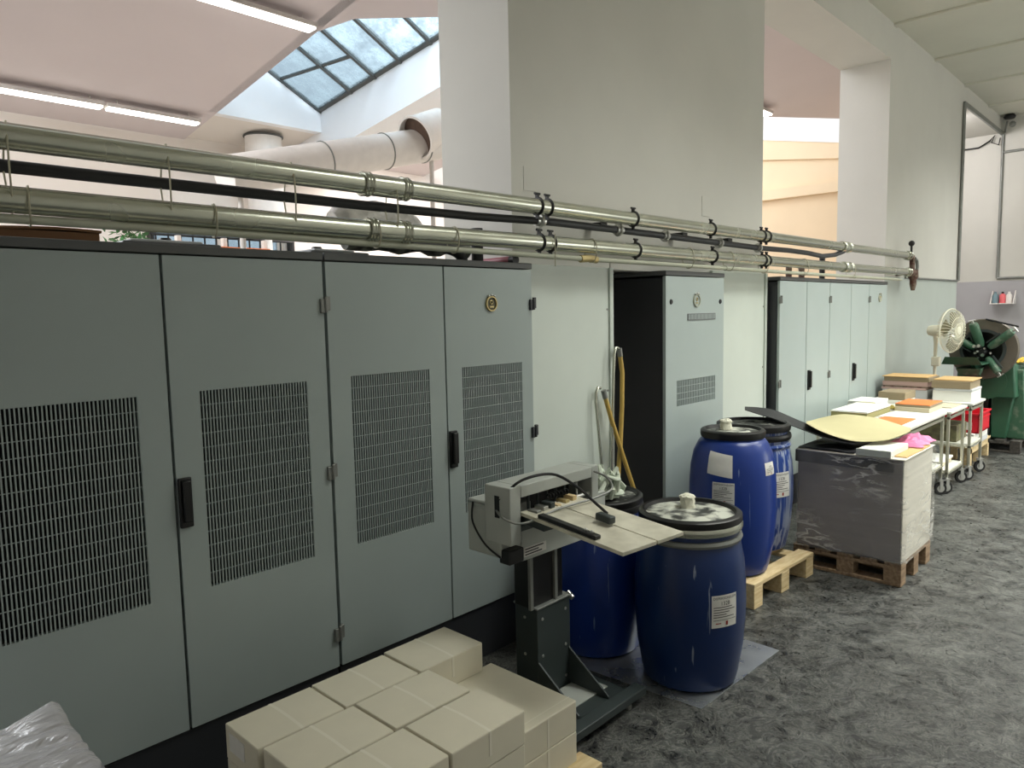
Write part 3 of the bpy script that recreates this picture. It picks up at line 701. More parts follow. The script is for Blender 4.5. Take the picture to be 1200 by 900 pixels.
# valve group at the pipe ends
t = thing('pipe_valve', 'rusty valve fitting with gauge where the steel pipes meet the wall', 'valve', (9.1, 2.5, 1.8))
B().tube([(8.9, YP, 2.212), (9.02, YP, 2.208), (9.16, YP + .01, 2.20), (9.22, YP + .02, 2.17), (9.22, YP + .02, 2.07)], [.034, .03, .034, .03, .028], 16).obj('upper_elbow', 'rust', t)
B().tube([(8.9, YP, 2.03), (9.05, YP, 2.03), (9.2, YP, 2.03)], [.034, .042, .042], 16).obj('tee', 'rust', t)
for k, (x, z) in enumerate(((8.93, 2.212), (9.0, 2.21), (8.93, 2.03), (9.0, 2.03))): B().ring((x, YP, z), (1, 0, 0), .042, .009, 24, 8).obj('flange', 'steel', t)
B().tube([(9.2, YP, 2.06), (9.2, YP, 1.98), (9.2, YP, 1.95), (9.2, YP, 1.90), (9.2, YP, 1.83)], [.05, .055, .035, .036, .02], 16).obj('drain_cock', 'rust', t)
B().cyl((9.1, YP, 2.23), (9.1, YP, 2.32), .012, 10).blob((9.1, YP, 2.35), .032, amp=.05).obj('gauge', 'black', t)
B().tube([(9.23, YP, 2.19), (9.32, YP, 2.17), (9.35, YP, 2.10), (9.32, YP, 2.03), (9.24, YP, 2.02)], .018, 10).obj('bypass_tube', 'steel_dull', t)
B().box(9.08, 9.14, YP + .03, YW, 2.0, 2.04).obj('wall_bracket', 'rust', t)
t = thing('dado_conduit', 'thin horizontal conduit along the top of the grey painted wall base', 'conduit', (10.5, 2.585, 1.97))
B().cyl((9.4, 2.585, 1.985), (11.84, 2.585, 1.992), .013, 10).obj('conduit_run', 'steel_dull', t)
B().cyl((11.835, 2.577, 1.99), (11.835, 2.577, 4.40), .02, 10).obj('riser', 'steel_dull', t)
B().box(11.85, XE - .02, 2.57, 2.60, 4.37, 4.43).obj('header_trunking', 'steel_dull', t)
t = thing('end_wall_conduit', 'thin conduit framing the upper part of the far end wall', 'conduit', (XE - .02, 1.5, 2.06))
B().cyl((XE - .02, 2.57, 2.075), (XE - .02, 2.57, 4.38), .02, 10).obj('riser', 'steel_dull', t)
B().cyl((XE - .02, 2.57, 2.075), (XE - .02, -2.0, 2.075), .02, 10).obj('lower_run', 'steel_dull', t)
B().cyl((XE - .02, 2.57, 4.10), (XE - .02, -2.0, 4.10), .02, 10).obj('upper_run', 'steel_dull', t)
t = thing('ceiling_sensor', 'small black camera on an arm high on the end wall', 'camera', (XE - .1, 2.5, 4.5))
B().tube([(XE, 2.55, 4.42), (XE - .12, 2.52, 4.47), (XE - .15, 2.5, 4.56)], .014, 8).obj('arm', 'steel_dull', t)
B().lathe([(0, .05), (.06, .045), (.085, .0), (.07, -.03), (0, -.04)], (XE - .15, 2.47, 4.62), 24).obj('dome', 'black', t)
B().blob((XE - .14, 2.43, 4.50), .045, amp=.2).obj('junction', 'steel_dull', t)
t = tag(B().tube([(XE - .03, 3.55, 4.28), (XE - .06, 3.2, 4.22), (XE - .05, 2.9, 4.22), (XE - .06, 2.75, 4.30), (XE - .06, 2.68, 4.38), (XE - .06, 2.72, 4.27), (XE - .06, 2.62, 4.22), (XE - .06, 2.60, 4.33)], .012, 8).obj('loose_cable', 'rubber'), 'loose black cable looping high up in the far passage', 'cable')

# pipes and hoses behind the run, above the near cabinets
t = thing('foil_wrapped_duct', 'foil-wrapped flexible duct behind the steel pipes over the second cabinet', 'duct', (2.25, 2.86, 1.93))
B().tube([(1.86 + k * .036, 2.84, 2.09 + .012 * math.sin(k * 1.3)) for k in range(14)], [.045 + (.055 if 0 < k < 13 else 0) * min(1, min(k, 13 - k) / 2.5) + .008 * math.sin(k * 2.1) for k in range(14)], 24).obj('foil_sleeve', 'foil', t)
B().tube([(1.85 + k * .06, 2.74, 1.99 + .006 * math.sin(k * 2)) for k in range(13)], [.032 + .008 * math.sin(k * 1.7) for k in range(13)], 14).obj('grimy_sleeve', 'dirty', t)
t = tag(B().tube(smooth_path([(2.2, 2.72, 1.99), (2.36, 2.72, 1.992), (2.45, 2.72, 1.985), (2.51, 2.72, 1.96), (2.535, 2.72, 1.917)]), .026, 14).obj('curved_hose', 'rubber'), 'thick black hose bending down onto the second cabinet top', 'hose')
t = thing('stub_pipe', 'short black upright pipe stub standing on the second cabinet top', 'pipe', (2.63, 2.72, 1.915))
B().cyl((2.63, 2.72, 1.915), (2.63, 2.72, 2.10), .030, 16).obj('stub', 'rubber', t)
B().cyl((2.63, 2.72, 1.915), (2.63, 2.72, 1.935), .036, 16).obj('foot', 'rust', t)
t = thing('maroon_tube', 'maroon tube with black end lying on the cabinet top beside the pillar', 'tube', (2.72, 2.70, 1.915))
B().cyl((2.74, 2.585, 1.937), (2.76, 2.98, 1.937), .02, 16).obj('tube_body', 'maroon', t)
B().cyl((2.739, 2.555, 1.937), (2.741, 2.59, 1.937), .023, 16).obj('end_cap', 'black', t)
# upright pipe stubs behind the far cabinets
for x, m, lb in ((6.45, 'rust', 'leftmost upright pipe stub behind the far cabinets'), (6.73, 'rust', 'middle upright pipe stub, brown, behind the far cabinets'), (7.22, 'rubber', 'black upright pipe stub nearest the wall edge behind the far cabinets')):
    t = thing('stub_pipe', lb, 'pipe', (x, 2.72, 1.915)); B().cyl((x, 2.72, 1.915), (x, 2.72, 2.09 if m == 'rust' else 2.16), .026, 14).obj('stub', m, t); B().cyl((x, 2.72, 1.915), (x, 2.72, 1.935), .034, 14).obj('foot', m, t)
# things lying on the near cabinet tops
t = thing('brown_card', 'flat brown corrugated card lying on the nearest cabinet top', 'cardboard', (.5, 2.72, 1.915))
b = B()
b.grid(lambda u, v: (-.1 + u * .945, 2.62 + v * .32, 1.915 + .045 + .006 * math.sin(u * 9)), 24, 6, .008)
b.obj('upper_sheet', 'brown_card', t)
B().box(-.1, .84, 2.625, 2.93, 1.916, 1.954).obj('folded_stack', 'brown_card', t, bevel=.003)
def roof_hood(x0, x1, label):
    t = thing('roof_hood', label, 'vent', ((x0 + x1) / 2, 2.78, 1.915))
    B().box(x0, x1, 2.60, 2.96, 1.916, 1.936).obj('hood', 'plate', t, bevel=.008)
    B().box(x0 + .04, x1 - .05, 2.64, 2.92, 1.936, 1.947).obj('cover', 'pale_grey', t, bevel=.005)
    B().lathe([(0, 1.975), (.02, 1.975), (.03, 1.947)], (x1 - .1, 2.85, 0), 14).obj('knob', 'black', t)
roof_hood(.90, 1.235, 'flat grey roof vent on the nearest cabinet, right of the brown card')
roof_hood(1.60, 1.88, 'flat grey roof vent on the second cabinet top')

# ------------------------------------------------------------------ shelf on the end wall
t = thing('wall_shelf', 'small clear wall shelf on the far end wall holding bottles', 'shelf', (XE - .1, 2.47, 1.65))
B().box(XE - .2, XE, 2.30, 2.63, 1.65, 1.665).obj('board', 'white_bottle', t)
for y in (2.30, 2.615): B().prism([(XE - .2, 1.665), (XE, 1.665), (XE, 1.87), (XE - .02, 1.87)], y, y + .012, 'y').obj('side', 'white_bottle', t)
for y, m, lb in ((2.57, 'blue_bottle', 'grey-blue bottle on the wall shelf'), (2.47, 'red_bottle', 'pink-red bottle in the middle of the wall shelf'), (2.38, 'white_bottle', 'white bottle on the wall shelf')):
    t = thing('bottle', lb, 'bottle', (XE - .09, y, 1.666), group='bottles on the wall shelf')
    B().lathe([(0, 1.666), (.045, 1.666), (.046, 1.79), (.03, 1.81), (.02, 1.82), (0, 1.82)], (XE - .09, y, 0), 16).obj('bottle_body', m, t)
    B().cyl((XE - .09, y, 1.82), (XE - .09, y, 1.85), .018, 10).obj('cap', 'black' if m == 'red_bottle' else m, t)

# ------------------------------------------------------------------ pallets
def pallet(x0, x1, y0, y1, label, m='pallet', along_x=True, h=.144, boards=5, loc_rz=0.0, gap=True, group=None):
    cx, cy = (x0 + x1) / 2, (y0 + y1) / 2; w, dpt = x1 - x0, y1 - y0
    t = thing('pallet', label, 'pallet', (cx, cy, 0), loc_rz, local=True)
    bw = .098; n = boards
    for k in range(n):                       # deck boards run along X
        yy = -dpt / 2 + (dpt - bw) * k / (n - 1)
        B().box(-w / 2, w / 2, yy, yy + bw, h - .022, h).obj('deck_board', m, t, bevel=.003)
    for xx in (-w / 2, -.05, w / 2 - .1):
        B().box(xx, xx + .1, -dpt / 2, dpt / 2, h - .044, h - .022).obj('stringer', m, t, bevel=.003)
        for yy in (-dpt / 2, -.05, dpt / 2 - .1): B().box(xx, xx + .1, yy, yy + .1, .022, h - .044).obj('block', m, t, bevel=.003)
        B().box(xx, xx + .1, -dpt / 2, dpt / 2, 0, .022).obj('runner', m, t, bevel=.003)
    return t
pallet(3.775, 4.535, 1.735, 2.435, 'light pine pallet under the two rear blue drums', loc_rz=-.04, boards=4)
pallet(4.625, 5.25, 1.245, 1.89, 'weathered pallet under the film-wrapped stack', 'pallet_old', boards=5)
pallet(.905, 1.905, 1.42, 2.10, 'pine pallet under the pile of pale cartons', boards=5)

# ------------------------------------------------------------------ pale cartons
HB = .109
def carton(x0, x1, y0, y1, z, label, tape='y', lean=0.0, sticker=False):
    t = thing('carton', label, 'carton', ((x0 + x1) / 2, (y0 + y1) / 2, z), lean, 'pale cartons on the pallet', local=True)
    w, d = (x1 - x0) / 2 - .0015, (y1 - y0) / 2 - .0015; h = HB - .001
    b = B(); bow = .004 if z > Z1 + .01 or x0 > 1.55 and z > Z0 + .01 else 0
    def top(u, v):
        x, y = -w + 2 * w * u, -d + 2 * d * v
        return (x, y, h + bow * math.sin(PI * u) * math.sin(PI * v))
    b.box(-w, w, -d, d, 0, h)
    b.obj('carton_body', 'carton', t, bevel=.004)
    B().grid(lambda u, v: (top(u, v)[0] * .985, top(u, v)[1] * .985, top(u, v)[2] + .0001), 8, 8).obj('flap', 'carton', t)
    if tape == 'edge':
        B().grid(lambda u, v: (-w + 2 * w * v, -d + .03 + .004 * u, h + .0009 + bow * math.sin(PI * .08) * math.sin(PI * v)), 1, 8).obj('tape', 'tape', t)
        B().box(-.005, .005, -d - .0012, -d, .004, h).obj('tape_end', 'tape', t)
    elif tape == 'y':
        B().grid(lambda u, v: (-.005 + .010 * u, -d + 2 * d * v, h + .0006 + bow * math.sin(PI * v)), 1, 8).obj('tape', 'tape', t)
        B().box(-.005, .005, -d - .0012, -d, h - .075, h).obj('tape_end', 'tape', t)
    else:
        B().grid(lambda u, v: (-w + 2 * w * v, -.005 + .010 * u, h + .0006 + bow * math.sin(PI * v)), 1, 8).obj('tape', 'tape', t)
    if sticker: B().box(-w - .002, -w, -.02, .07, .035, .09).obj('sticker', 'sticker', t, label='white sticker')
    return t
Z0 = .1445; Z1, Z2 = Z0 + HB, Z0 + 2 * HB
# top layer
carton(.905, 1.195, 1.87, 2.07, Z2, 'carton at the far left back corner of the top layer, sticker on its end', sticker=True)
carton(1.199, 1.489, 1.872, 2.075, Z2, 'top-layer carton in the back row, second from the left')
carton(1.497, 1.79, 1.872, 2.085, Z2 + .0, 'top-layer carton at the back right, standing apart beside the machine', lean=.0)
carton(.918, 1.222, 1.657, 1.866, Z2, 'top-layer carton in the middle row at its left end')
carton(1.228, 1.527, 1.66, 1.868, Z2, 'top-layer carton in the middle row at its right end')
carton(.950, 1.248, 1.448, 1.652, Z2, 'top-layer carton in the front row, cut off by the lower picture edge')
carton(1.253, 1.553, 1.445, 1.652, Z2, 'top-layer carton at the front right corner of the upper pile')
# lower layers
for z, w in ((Z1, 'upper'), (Z0, 'lower')):
    carton(1.557, 1.855, 1.487, 1.90, z, 'long carton at the right end of the pile, %s of the two' % w, 'edge')
    carton(1.253, 1.553, 1.447, 1.652, z, 'carton under the front right corner of the pile, %s of the two beneath' % w)
    carton(.948, 1.249, 1.45, 1.652, z, 'carton low in the front row at left, %s of the two beneath' % w)
    carton(.906, 1.198, 1.872, 2.07, z, 'carton low at the back left corner, %s of the two beneath' % w)
    carton(.926, 1.224, 1.658, 1.866, z, 'carton low at the left end of the middle row, %s of the two' % w)
    carton(1.232, 1.527, 1.66, 1.866, z, 'carton buried in the middle of the pile, %s of the two' % w)
    carton(1.203, 1.489, 1.872, 2.07, z, 'carton buried in the back row second from left, %s of the two' % w)
    carton(1.500, 1.79, 1.905, 2.08, z, 'carton under the separate back right carton, %s of the two' % w)

# ------------------------------------------------------------------ wrapped load at the lower left
t = thing('wrapped_load', 'load wrapped in crumpled milky film at the lower left corner', 'wrapped load', (-.2, 1.35, 0))
B().box(-.85, .425, .85, 1.865, 0, .772).obj('load_block', 'load_white', t, bevel=.01)
def wrap_top(u, v):
    x, y = -.862 + 1.302 * u, .84 + 1.04 * v
    al, ac = x * .88 - y * .48, x * .48 + y * .88          # folds run along one diagonal
    rid = lambda f, g, q: 1 - abs(noise.noise(Vector((al * f, ac * g, q)))) * 2
    z = .778 + .010 * rid(2.2, 11, 0) + .006 * rid(5, 26, 3) + .010 * noise.noise(Vector((al * 3, ac * 6, 5)))
    e = min(u, 1 - u, v, 1 - v)
    if e < .012: z -= (.012 - e) * .8
    d = math.hypot(x - .425, y - 1.868)
    z += .032 * max(0, 1 - d / .09)
    return (x, y, z)
B().grid(wrap_top, 170, 150).obj('film_top', 'film_milky', t, smooth=60)
b = B()
def wrap_side(u, v):
    per = [(.44, .84), (.44, 1.88), (-.862, 1.88)]
    s = u * 2
    i = min(1, int(s)); q = s - i
    x = per[i][0] + (per[i + 1][0] - per[i][0]) * q; y = per[i][1] + (per[i + 1][1] - per[i][1]) * q
    w = .008 * noise.noise(Vector((x * 6, y * 6, v * 14)))
    return (x + w, y + w, .01 + v * .768)
b.grid(wrap_side, 80, 30).obj('film_side', 'film_milky', t, smooth=60)

# ------------------------------------------------------------------ blue drums
def drum(cx, cy, z0, H, label, m, lidm, kind='wide', R=.248, rl=.225):
    t = thing('blue_drum', label, 'drum', (cx, cy, z0))
    if kind == 'wide':
        prof = [(0, .004), (.19, .0), (.207, .012), (.216, .05), (.236, .17), (R - .002, .30), (R, .38), (R - .002, .46), (.238, .56), (.224, .635), (.214, .66), (.214, .70), (.205, .705), (.205, H - .03)]
    else:
        prof = [(0, .004), (.18, .0), (.200, .012), (.212, .05), (.234, .17), (R - .002, .30), (R, .40), (R - .003, .52), (.238, .62), (.222, .70), (.196, .755), (.178, .778), (.172, H - .05), (.172, H - .03)]
    B().lathe(prof, (cx, cy, z0), 64).obj('drum_body', m, t)
    if kind == 'wide':
        B().lathe([(.207, .650), (.226, .652), (.231, .664), (.226, .677), (.207, .679)], (cx, cy, z0), 64).obj('neck_ring', m if m != 'blue' else 'steel_dull', t)
        B().lathe([(.206, .700), (rl + .002, .700), (rl + .007, .712), (rl + .007, .724), (rl + .002, .735), (.206, .735)], (cx, cy, z0), 64).obj('clamp_ring', 'steel' if m == 'blue' else 'black', t)
    l = B().lathe([(.2 if kind == 'wide' else .165, H - .045), (rl, H - .045), (rl + .004, H - .03), (rl + .003, H - .008), (rl - .008, H), (rl - .022, H), (rl - .030, H - .016)], (cx, cy, z0), 64).obj('lid', 'black', t)
    B().lathe([(rl - .028, H - .016), (rl * .55, H - .014), (rl * .52, H - .009), (rl * .44, H - .009), (rl * .40, H - .014), (0, H - .013)], (cx, cy, z0), 64).obj('lid_disc', lidm, l)
    def rad(z):
        for (ra, za), (rb, zb) in zip(prof, prof[1:]):
            if za <= z <= zb and zb > za: return ra + (rb - ra) * (z - za) / (zb - za)
        return R
    t_ang = math.atan2(-cy, -cx)
    def on(ang, z, k=.0015): r = rad(z) + k; return (cx + r * math.cos(ang), cy + r * math.sin(ang), z0 + z)
    return t, on, t_ang
def label_on(t, on, a0, z0, w, h, kind='full', tilt=0.0):
    R = .248
    def fn(u, v, k=.0015): return on(a0 + u / R, z0 + v + u * tilt, k)
    o = B().grid(lambda u, v: fn(w * (u - .5), h * (v - .5)), 14, 10).obj('label', 'sticker', t)
    if kind == 'blank':
        return
    g = lambda u, v: fn(u, v, .0028)
    b = B()
    if kind == 'full':
        add_text(b, '1328', h * .17, g, at=(0, h * .24))
        add_text(b, 'DISPERSIONSLEIM', w * .115, g, at=(0, h * .405))
        for k in range(5):
            ww = w * (.36, .42, .3, .24, .40)[k]; zz = h * (.12 - k * .075)
            b.grid(lambda u, v: g(-w * .44 + u * ww * 2, zz + v * h * .022), 8, 1)
        b.grid(lambda u, v: g(-w * .44 + u * w * .88, -h * .27 + v * h * .014), 8, 1)
    else:
        add_text(b, '1328', h * .2, g, at=(0, h * .16))
        for k in range(3): b.grid(lambda u, v: g(-w * .4 + u * w * (.8 - .15 * k), -h * (.02 + .12 * k) + v * h * .03), 8, 1)
    b.obj('label_print', 'ink', o, recalc=False, smooth=0)
    b = B(); b.grid(lambda u, v: g(w * (.02 + .09 * u), -h * .44 + v * h * .13), 3, 2); b.grid(lambda u, v: g(w * (-.36 + .2 * u), -h * .38 + v * h * .03), 3, 1)
    b.obj('label_red_mark', 'ink_red', o, recalc=False, smooth=0)
def crumpled_cap(x, y, z, r, h, t, seed):
    b = B()
    b.grid(lambda u, v: (x + (r * (1 - .18 * v) + .006 * noise.noise(Vector((math.cos(u * 2 * PI) * 3, math.sin(u * 2 * PI) * 3, v * 4 + seed)))) * math.cos(u * 2 * PI), y + (r * (1 - .18 * v) + .006 * noise.noise(Vector((math.cos(u * 2 * PI) * 3, math.sin(u * 2 * PI) * 3, v * 4 + seed)))) * math.sin(u * 2 * PI), z + h * v), 28, 8)
    b.blob((x, y, z + h * .95), r * .95, (1, 1, .45), .35, 3.5, seed)
    b.obj('bung_cap', 'glue', t, label='crumpled white cap stuck to the lid')
T, on, a = drum(2.90, 1.66, .004, .77, 'front blue drum on the zinc sheet, grey clamp ring and white label low down', 'blue', 'lid_white')
label_on(T, on, a + .64, .385, .130, .142)
crumpled_cap(2.965, 1.71, .755, .036, .055, T, 1)
T, on, a = drum(2.88, 2.17, .004, .77, 'dark blue drum behind the punching machine, rag on its lid', 'blue_clean', 'lid')
T, on, a = drum(3.955, 1.985, .145, .83, 'tall narrow-mouthed blue drum on the pallet, left of the two', 'blue_clean', 'lid_white', 'narrow', rl=.180)
label_on(T, on, a - .30, .655, .150, .125, 'blank', tilt=-.12)
label_on(T, on, a - .20, .495, .125, .125)
label_on(T, on, a + 1.03, .625, .095, .070, 'small')
crumpled_cap(3.96, 2.03, .975 - .01, .036, .05, T, 4)
T, on, a = drum(4.45, 2.092, .145, .80, 'white-streaked blue drum on the pallet beside the wrapped stack', 'blue_dirty', 'lid')
label_on(T, on, a + .76, .435, .150, .155)
# rag on the rear drum's lid
t = thing('rag', 'pale stringy rag heaped on the lid of the drum behind the machine', 'rag', (2.87, 2.11, .76))
b = B()
for k in range(26):
    a0 = random.uniform(0, 2 * PI); q = random.uniform(.01, .075); x, y = 2.87 + q * math.cos(a0), 2.10 + q * math.sin(a0)
    b.tube([(x, y, .772), (x + random.uniform(-.03, .03), y + random.uniform(-.03, .03), .80 + random.random() * .07), (x + random.uniform(-.06, .02), y + random.uniform(-.04, .05), .86 + random.random() * .05), (x + random.uniform(-.09, .0), y + random.uniform(-.05, .06), .80)], random.uniform(.008, .014), 7)
b.blob((2.87, 2.10, .79), .075, (1, 1, .45), .3, 3, 2)
b.obj('strands', 'rag', t)
# zinc sheet under the front drums
t = tag(B().prism([(2.65, 1.459), (3.378, 1.442), (3.40, 2.42), (2.60, 2.40), (2.615, 2.003)], .0005, .0035).obj('zinc_sheet', 'sheet', smooth=0), 'scratched zinc sheet lying on the floor under the front blue drums', 'metal sheet')

# hooked lances leaning at the niche
def lance(p, label, yel):
    t = thing('hose_lance', label, 'hose', (p[0][0], p[0][1], 0))
    B().tube(p, .0085, 10).obj('hooked_tube', 'steel', t)
    B().tube(yel, .0135, 10).obj('yellow_hose', 'hose_yellow', t)
    B().cyl(Vector(yel[0]) - Vector((0, 0, .0)), Vector(yel[0]) + (Vector(yel[0]) - Vector(yel[1])).normalized() * .05, .016, 10).obj('hose_clamp', 'steel_dull', t)
lance([(3.47, 2.50, .0), (3.48, 2.51, .70), (3.535, 2.53, 1.30), (3.545, 2.53, 1.42), (3.56, 2.53, 1.455), (3.58, 2.53, 1.455), (3.60, 2.53, 1.43)], 'taller hooked steel lance with yellow hose leaning at the niche edge',
      [(3.605, 2.53, 1.40), (3.625, 2.53, 1.3), (3.62, 2.53, 1.1), (3.59, 2.52, .9), (3.54, 2.51, .62), (3.50, 2.44, .02)])
lance([(3.40, 2.51, .0), (3.40, 2.52, .76), (3.375, 2.54, 1.15), (3.378, 2.54, 1.205), (3.395, 2.54, 1.232), (3.42, 2.54, 1.225)], 'shorter hooked steel lance with yellow hose crossing the taller one',
      [(3.455, 2.53, 1.165), (3.50, 2.52, 1.03), (3.575, 2.49, .80), (3.66, 2.46, .56), (3.76, 2.44, .02)])

# ------------------------------------------------------------------ punching machine on its pedestal
t = thing('punching_machine', 'grey hole-punching machine with worn steel table on a dark pedestal', 'machine', (2.27, 1.95, 0))
o = B().box(1.95, 2.55, 1.665, 1.725, .035, .070).obj('front_beam', 'mach_dark', t, bevel=.004)
for x in (2.02, 2.46): B().cyl((x, 1.695, 0), (x, 1.695, .04), .014, 12).obj('levelling_foot', 'chrome', o)
B().box(2.05, 2.50, 1.725, 2.16, .038, .056).obj('base_plate', 'mach_dark', t, bevel=.003)
B().box(2.10, 2.46, 1.80, 1.94, .056, .062).obj('base_tray', 'mach_grey', t, bevel=.003)
for x in (2.02, 2.46): B().cyl((x, 2.12, 0), (x, 2.12, .04), .014, 12).obj('levelling_foot', 'chrome', t)
c = B().box(2.178, 2.392, 1.95, 2.075, .056, .452).obj('column', 'mach_dark', t, bevel=.004)
b = B()
for z in (.40, .24, .1):
    for x in (2.21, 2.36): b.lathe([(0, .004), (.006, .003), (.007, 0)], (x, 1.95, z), 10, (0, -1, 0))
    b.lathe([(0, .004), (.006, .003), (.007, 0)], (2.178, 2.02, z), 10, (-1, 0, 0))
b.obj('bolts', 'chrome', c)
B().box(2.172, 2.398, 1.944, 2.08, .448, .456).obj('column_cap', 'steel_dull', t, bevel=.002)
for x in (2.183, 2.383): B().prism([(1.95, .22), (1.95, .056), (1.74, .056), (1.74, .068)], x - .004, x + .004, 'x').obj('gusset', 'mach_dark', t)
B().box(2.160, 2.365, 1.968, 2.06, .452, .745).obj('upper_column', 'black', t, bevel=.003)
for x in (2.146, 2.30): B().box(x, x + .018, 1.955, 1.97, .452, .72).obj('slide_rail', 'steel_dull', t, bevel=.002)
B().cyl((2.40, 1.97, .455), (2.40, 1.94, .435), .012, 10).obj('clamp_lever', 'chrome', t)
ap = B().prism([(2.065, .690), (2.455, .685), (2.62, .80), (2.62, .87), (2.065, .87)], 1.925, 1.945, 'y').obj('apron', 'mach_grey', t, bevel=.002)
B().box(2.075, 2.21, 1.922, 1.925, .705, .742).obj('rating_plate', 'sticker', ap, label='worn paper rating plate')
b = B()
for k in range(3): b.box(2.082, 2.082 + (.11, .08, .1)[k], 1.9205, 1.922, .733 - k * .011, .737 - k * .011)
b.obj('rating_print', 'ink', ap)
# head frame
b = B().box(1.925, 1.985, 1.85, 1.985, .80, 1.022).box(2.425, 2.47, 1.85, 1.985, .855, 1.022).box(1.985, 2.425, 1.85, 1.985, .975, 1.022)
h = b.obj('head_frame', 'mach_grey', t, bevel=.004)
B().box(1.985, 2.425, 1.975, 1.983, .84, .975).obj('inner_back', 'black', t)
B().box(1.9235, 1.925, 1.905, 1.93, .90, .985).obj('frame_slot', 'black', h)
B().box(1.985, 2.425, 1.86, 1.975, .84, .865).obj('punch_bed', 'mach_dark', t, bevel=.003)
for k, x in enumerate((2.07, 2.125, 2.18, 2.235, 2.29, 2.37)): B().cyl((x, 1.89, .865), (x, 1.89, .975), .006, 8).obj('punch_pin', 'mach_dark' if k < 5 else 'chrome', t)
B().cyl((1.985, 1.87, .905), (2.425, 1.87, .905), .009, 10).obj('cross_rod', 'chrome', t)
for k, x in enumerate((2.02, 2.06, 2.10, 2.14, 2.19, 2.235)):
    B().box(x, x + .026, 1.80, 1.85, .905 + .002 * k, .925 + .008 * (k % 3)).obj('punch_block', ('steel_dull', 'chrome', 'mach_dark', 'pallet', 'brass', 'pallet')[k], t, bevel=.002)
b = B()
for k in range(7): b.ring((2.13 + k * .018, 1.835, .955), (1, 0, 0), .010, .003, 12, 6)
b.obj('spring', 'black', t)
# motor housing at the left end
mh = B().box(1.955, 2.13, 1.93, 2.115, .728, .925).box(1.955, 2.13, 1.985, 2.115, .925, .94).obj('motor_housing', 'mach_grey', t, bevel=.006)
B().lathe([(0, .004), (.03, .003), (.034, 0)], (1.955, 1.965, .845), 24, (-1, 0, 0)).obj('housing_plug', 'steel_dull', mh)
B().box(1.957, 2.04, 1.888, 1.945, .708, .765).obj('underside_bracket', 'black', t, bevel=.006)
# table: rectangle turned eight degrees, slightly falling to its front
ctr = Vector((2.071, 1.318, .894)); ex = Vector((math.cos(-.141), math.sin(-.141), .02)); ey = Vector((-math.sin(-.141), math.cos(-.141), .052)); ez = ex.cross(ey).normalized()
def tb(u0, u1, v0, v1, w0, w1, b): b.hexa([ctr + ex * u + ey * v + ez * w for w in (w0, w1) for u, v in ((u0, v0), (u1, v0), (u1, v1), (u0, v1))]); return b
b = tb(-.155, .012, 0, .53, -.014, 0, B()); tb(.018, .155, 0, .53, -.014, 0, b)
b.obj('work_table', 'worn_table', t, bevel=.002)
tb(-.145, .145, .40, .55, -.045, -.0145, B()).obj('table_bracket', 'mach_dark', t)
g = tb(-.152, -.122, .13, .43, .0005, .016, B()).obj('side_guide', 'black', t, bevel=.004)
for v in (.16, .19): B().blob(ctr + ex * -.137 + ey * v + ez * .02, .007, amp=0, sub=2).obj('guide_screw', 'chrome', g)
cable = [(1.955, 1.99, .90), (1.93, 1.90, .975), (1.98, 1.84, 1.045), (2.10, 1.79, 1.055), (2.14, 1.70, 1.01), (2.14, 1.62, .965), (2.135, 1.56, .935)]
cb = B().tube(smooth_path(cable), .0055, 8).obj('power_cable', 'rubber', t)
B().obox(ctr + ex * .0 + ey * .23 + ez * .022, ex * .016, ey * .038, ez * .014).obj('plug', 'mach_dark', cb, bevel=.006)
B().tube(smooth_path([(1.93, 1.93, .93), (1.905, 1.86, .91), (1.95, 1.80, .895), (2.10, 1.76, .925), (2.28, 1.73, .935), (2.40, 1.73, .95), (2.45, 1.79, .98), (2.44, 1.85, 1.0)]), .0045, 8).obj('grey_cable', 'steel_dull', t)
B().tube(smooth_path([(1.953, 2.08, .93), (1.93, 2.06, .86), (1.935, 2.0, .78), (1.95, 1.93, .735)]), .004, 8).obj('thin_cable', 'rubber', t)

# ------------------------------------------------------------------ film-wrapped stack and what lies on it
t = thing('wrapped_stack', 'tall film-wrapped stack of board on a pallet, dark side towards us', 'wrapped stack', (4.93, 1.56, .145))
B().box(4.62, 5.225, 1.25, 1.87, .146, .765).obj('board_block', 'load', t, bevel=.01)
B().box(4.615, 5.22, 1.243, 1.251, .148, .762).obj('lit_end', 'load_white', t, bevel=.003)  # lit side of the same stack, its brightness put into the colour
B().box(4.60, 5.24, 1.235, 1.872, .765, .775).obj('white_cover', 'load_white', t, bevel=.004)
B().box(4.604, 4.62, 1.30, 1.88, .69, .766).obj('black_band', 'black_sheet', t, bevel=.004)
def shell(u, v):
    per = [(4.602, 1.872), (4.600, 1.24), (4.612, 1.226), (5.238, 1.228), (5.24, 1.872)]
    ln = [.645, .02, .626, .657]; s = u * sum(ln); i = 0
    while i < 3 and s > ln[i]: s -= ln[i]; i += 1
    q = s / ln[i]
    x = per[i][0] + (per[i + 1][0] - per[i][0]) * q; y = per[i][1] + (per[i + 1][1] - per[i][1]) * q
    k = noise.noise(Vector((x * 5 + z_(v) * 4, y * 5, z_(v) * 11))); w = .007 * k - .004 * abs(noise.noise(Vector((x * 14, y * 14, v * 25))))
    return (x - max(0, .5 - abs(i - .2)) * w - .002, y - w - .002, z_(v))
def z_(v): return .147 + v * .623
B().grid(shell, 110, 40).obj('stretch_film', 'film', t, smooth=60)
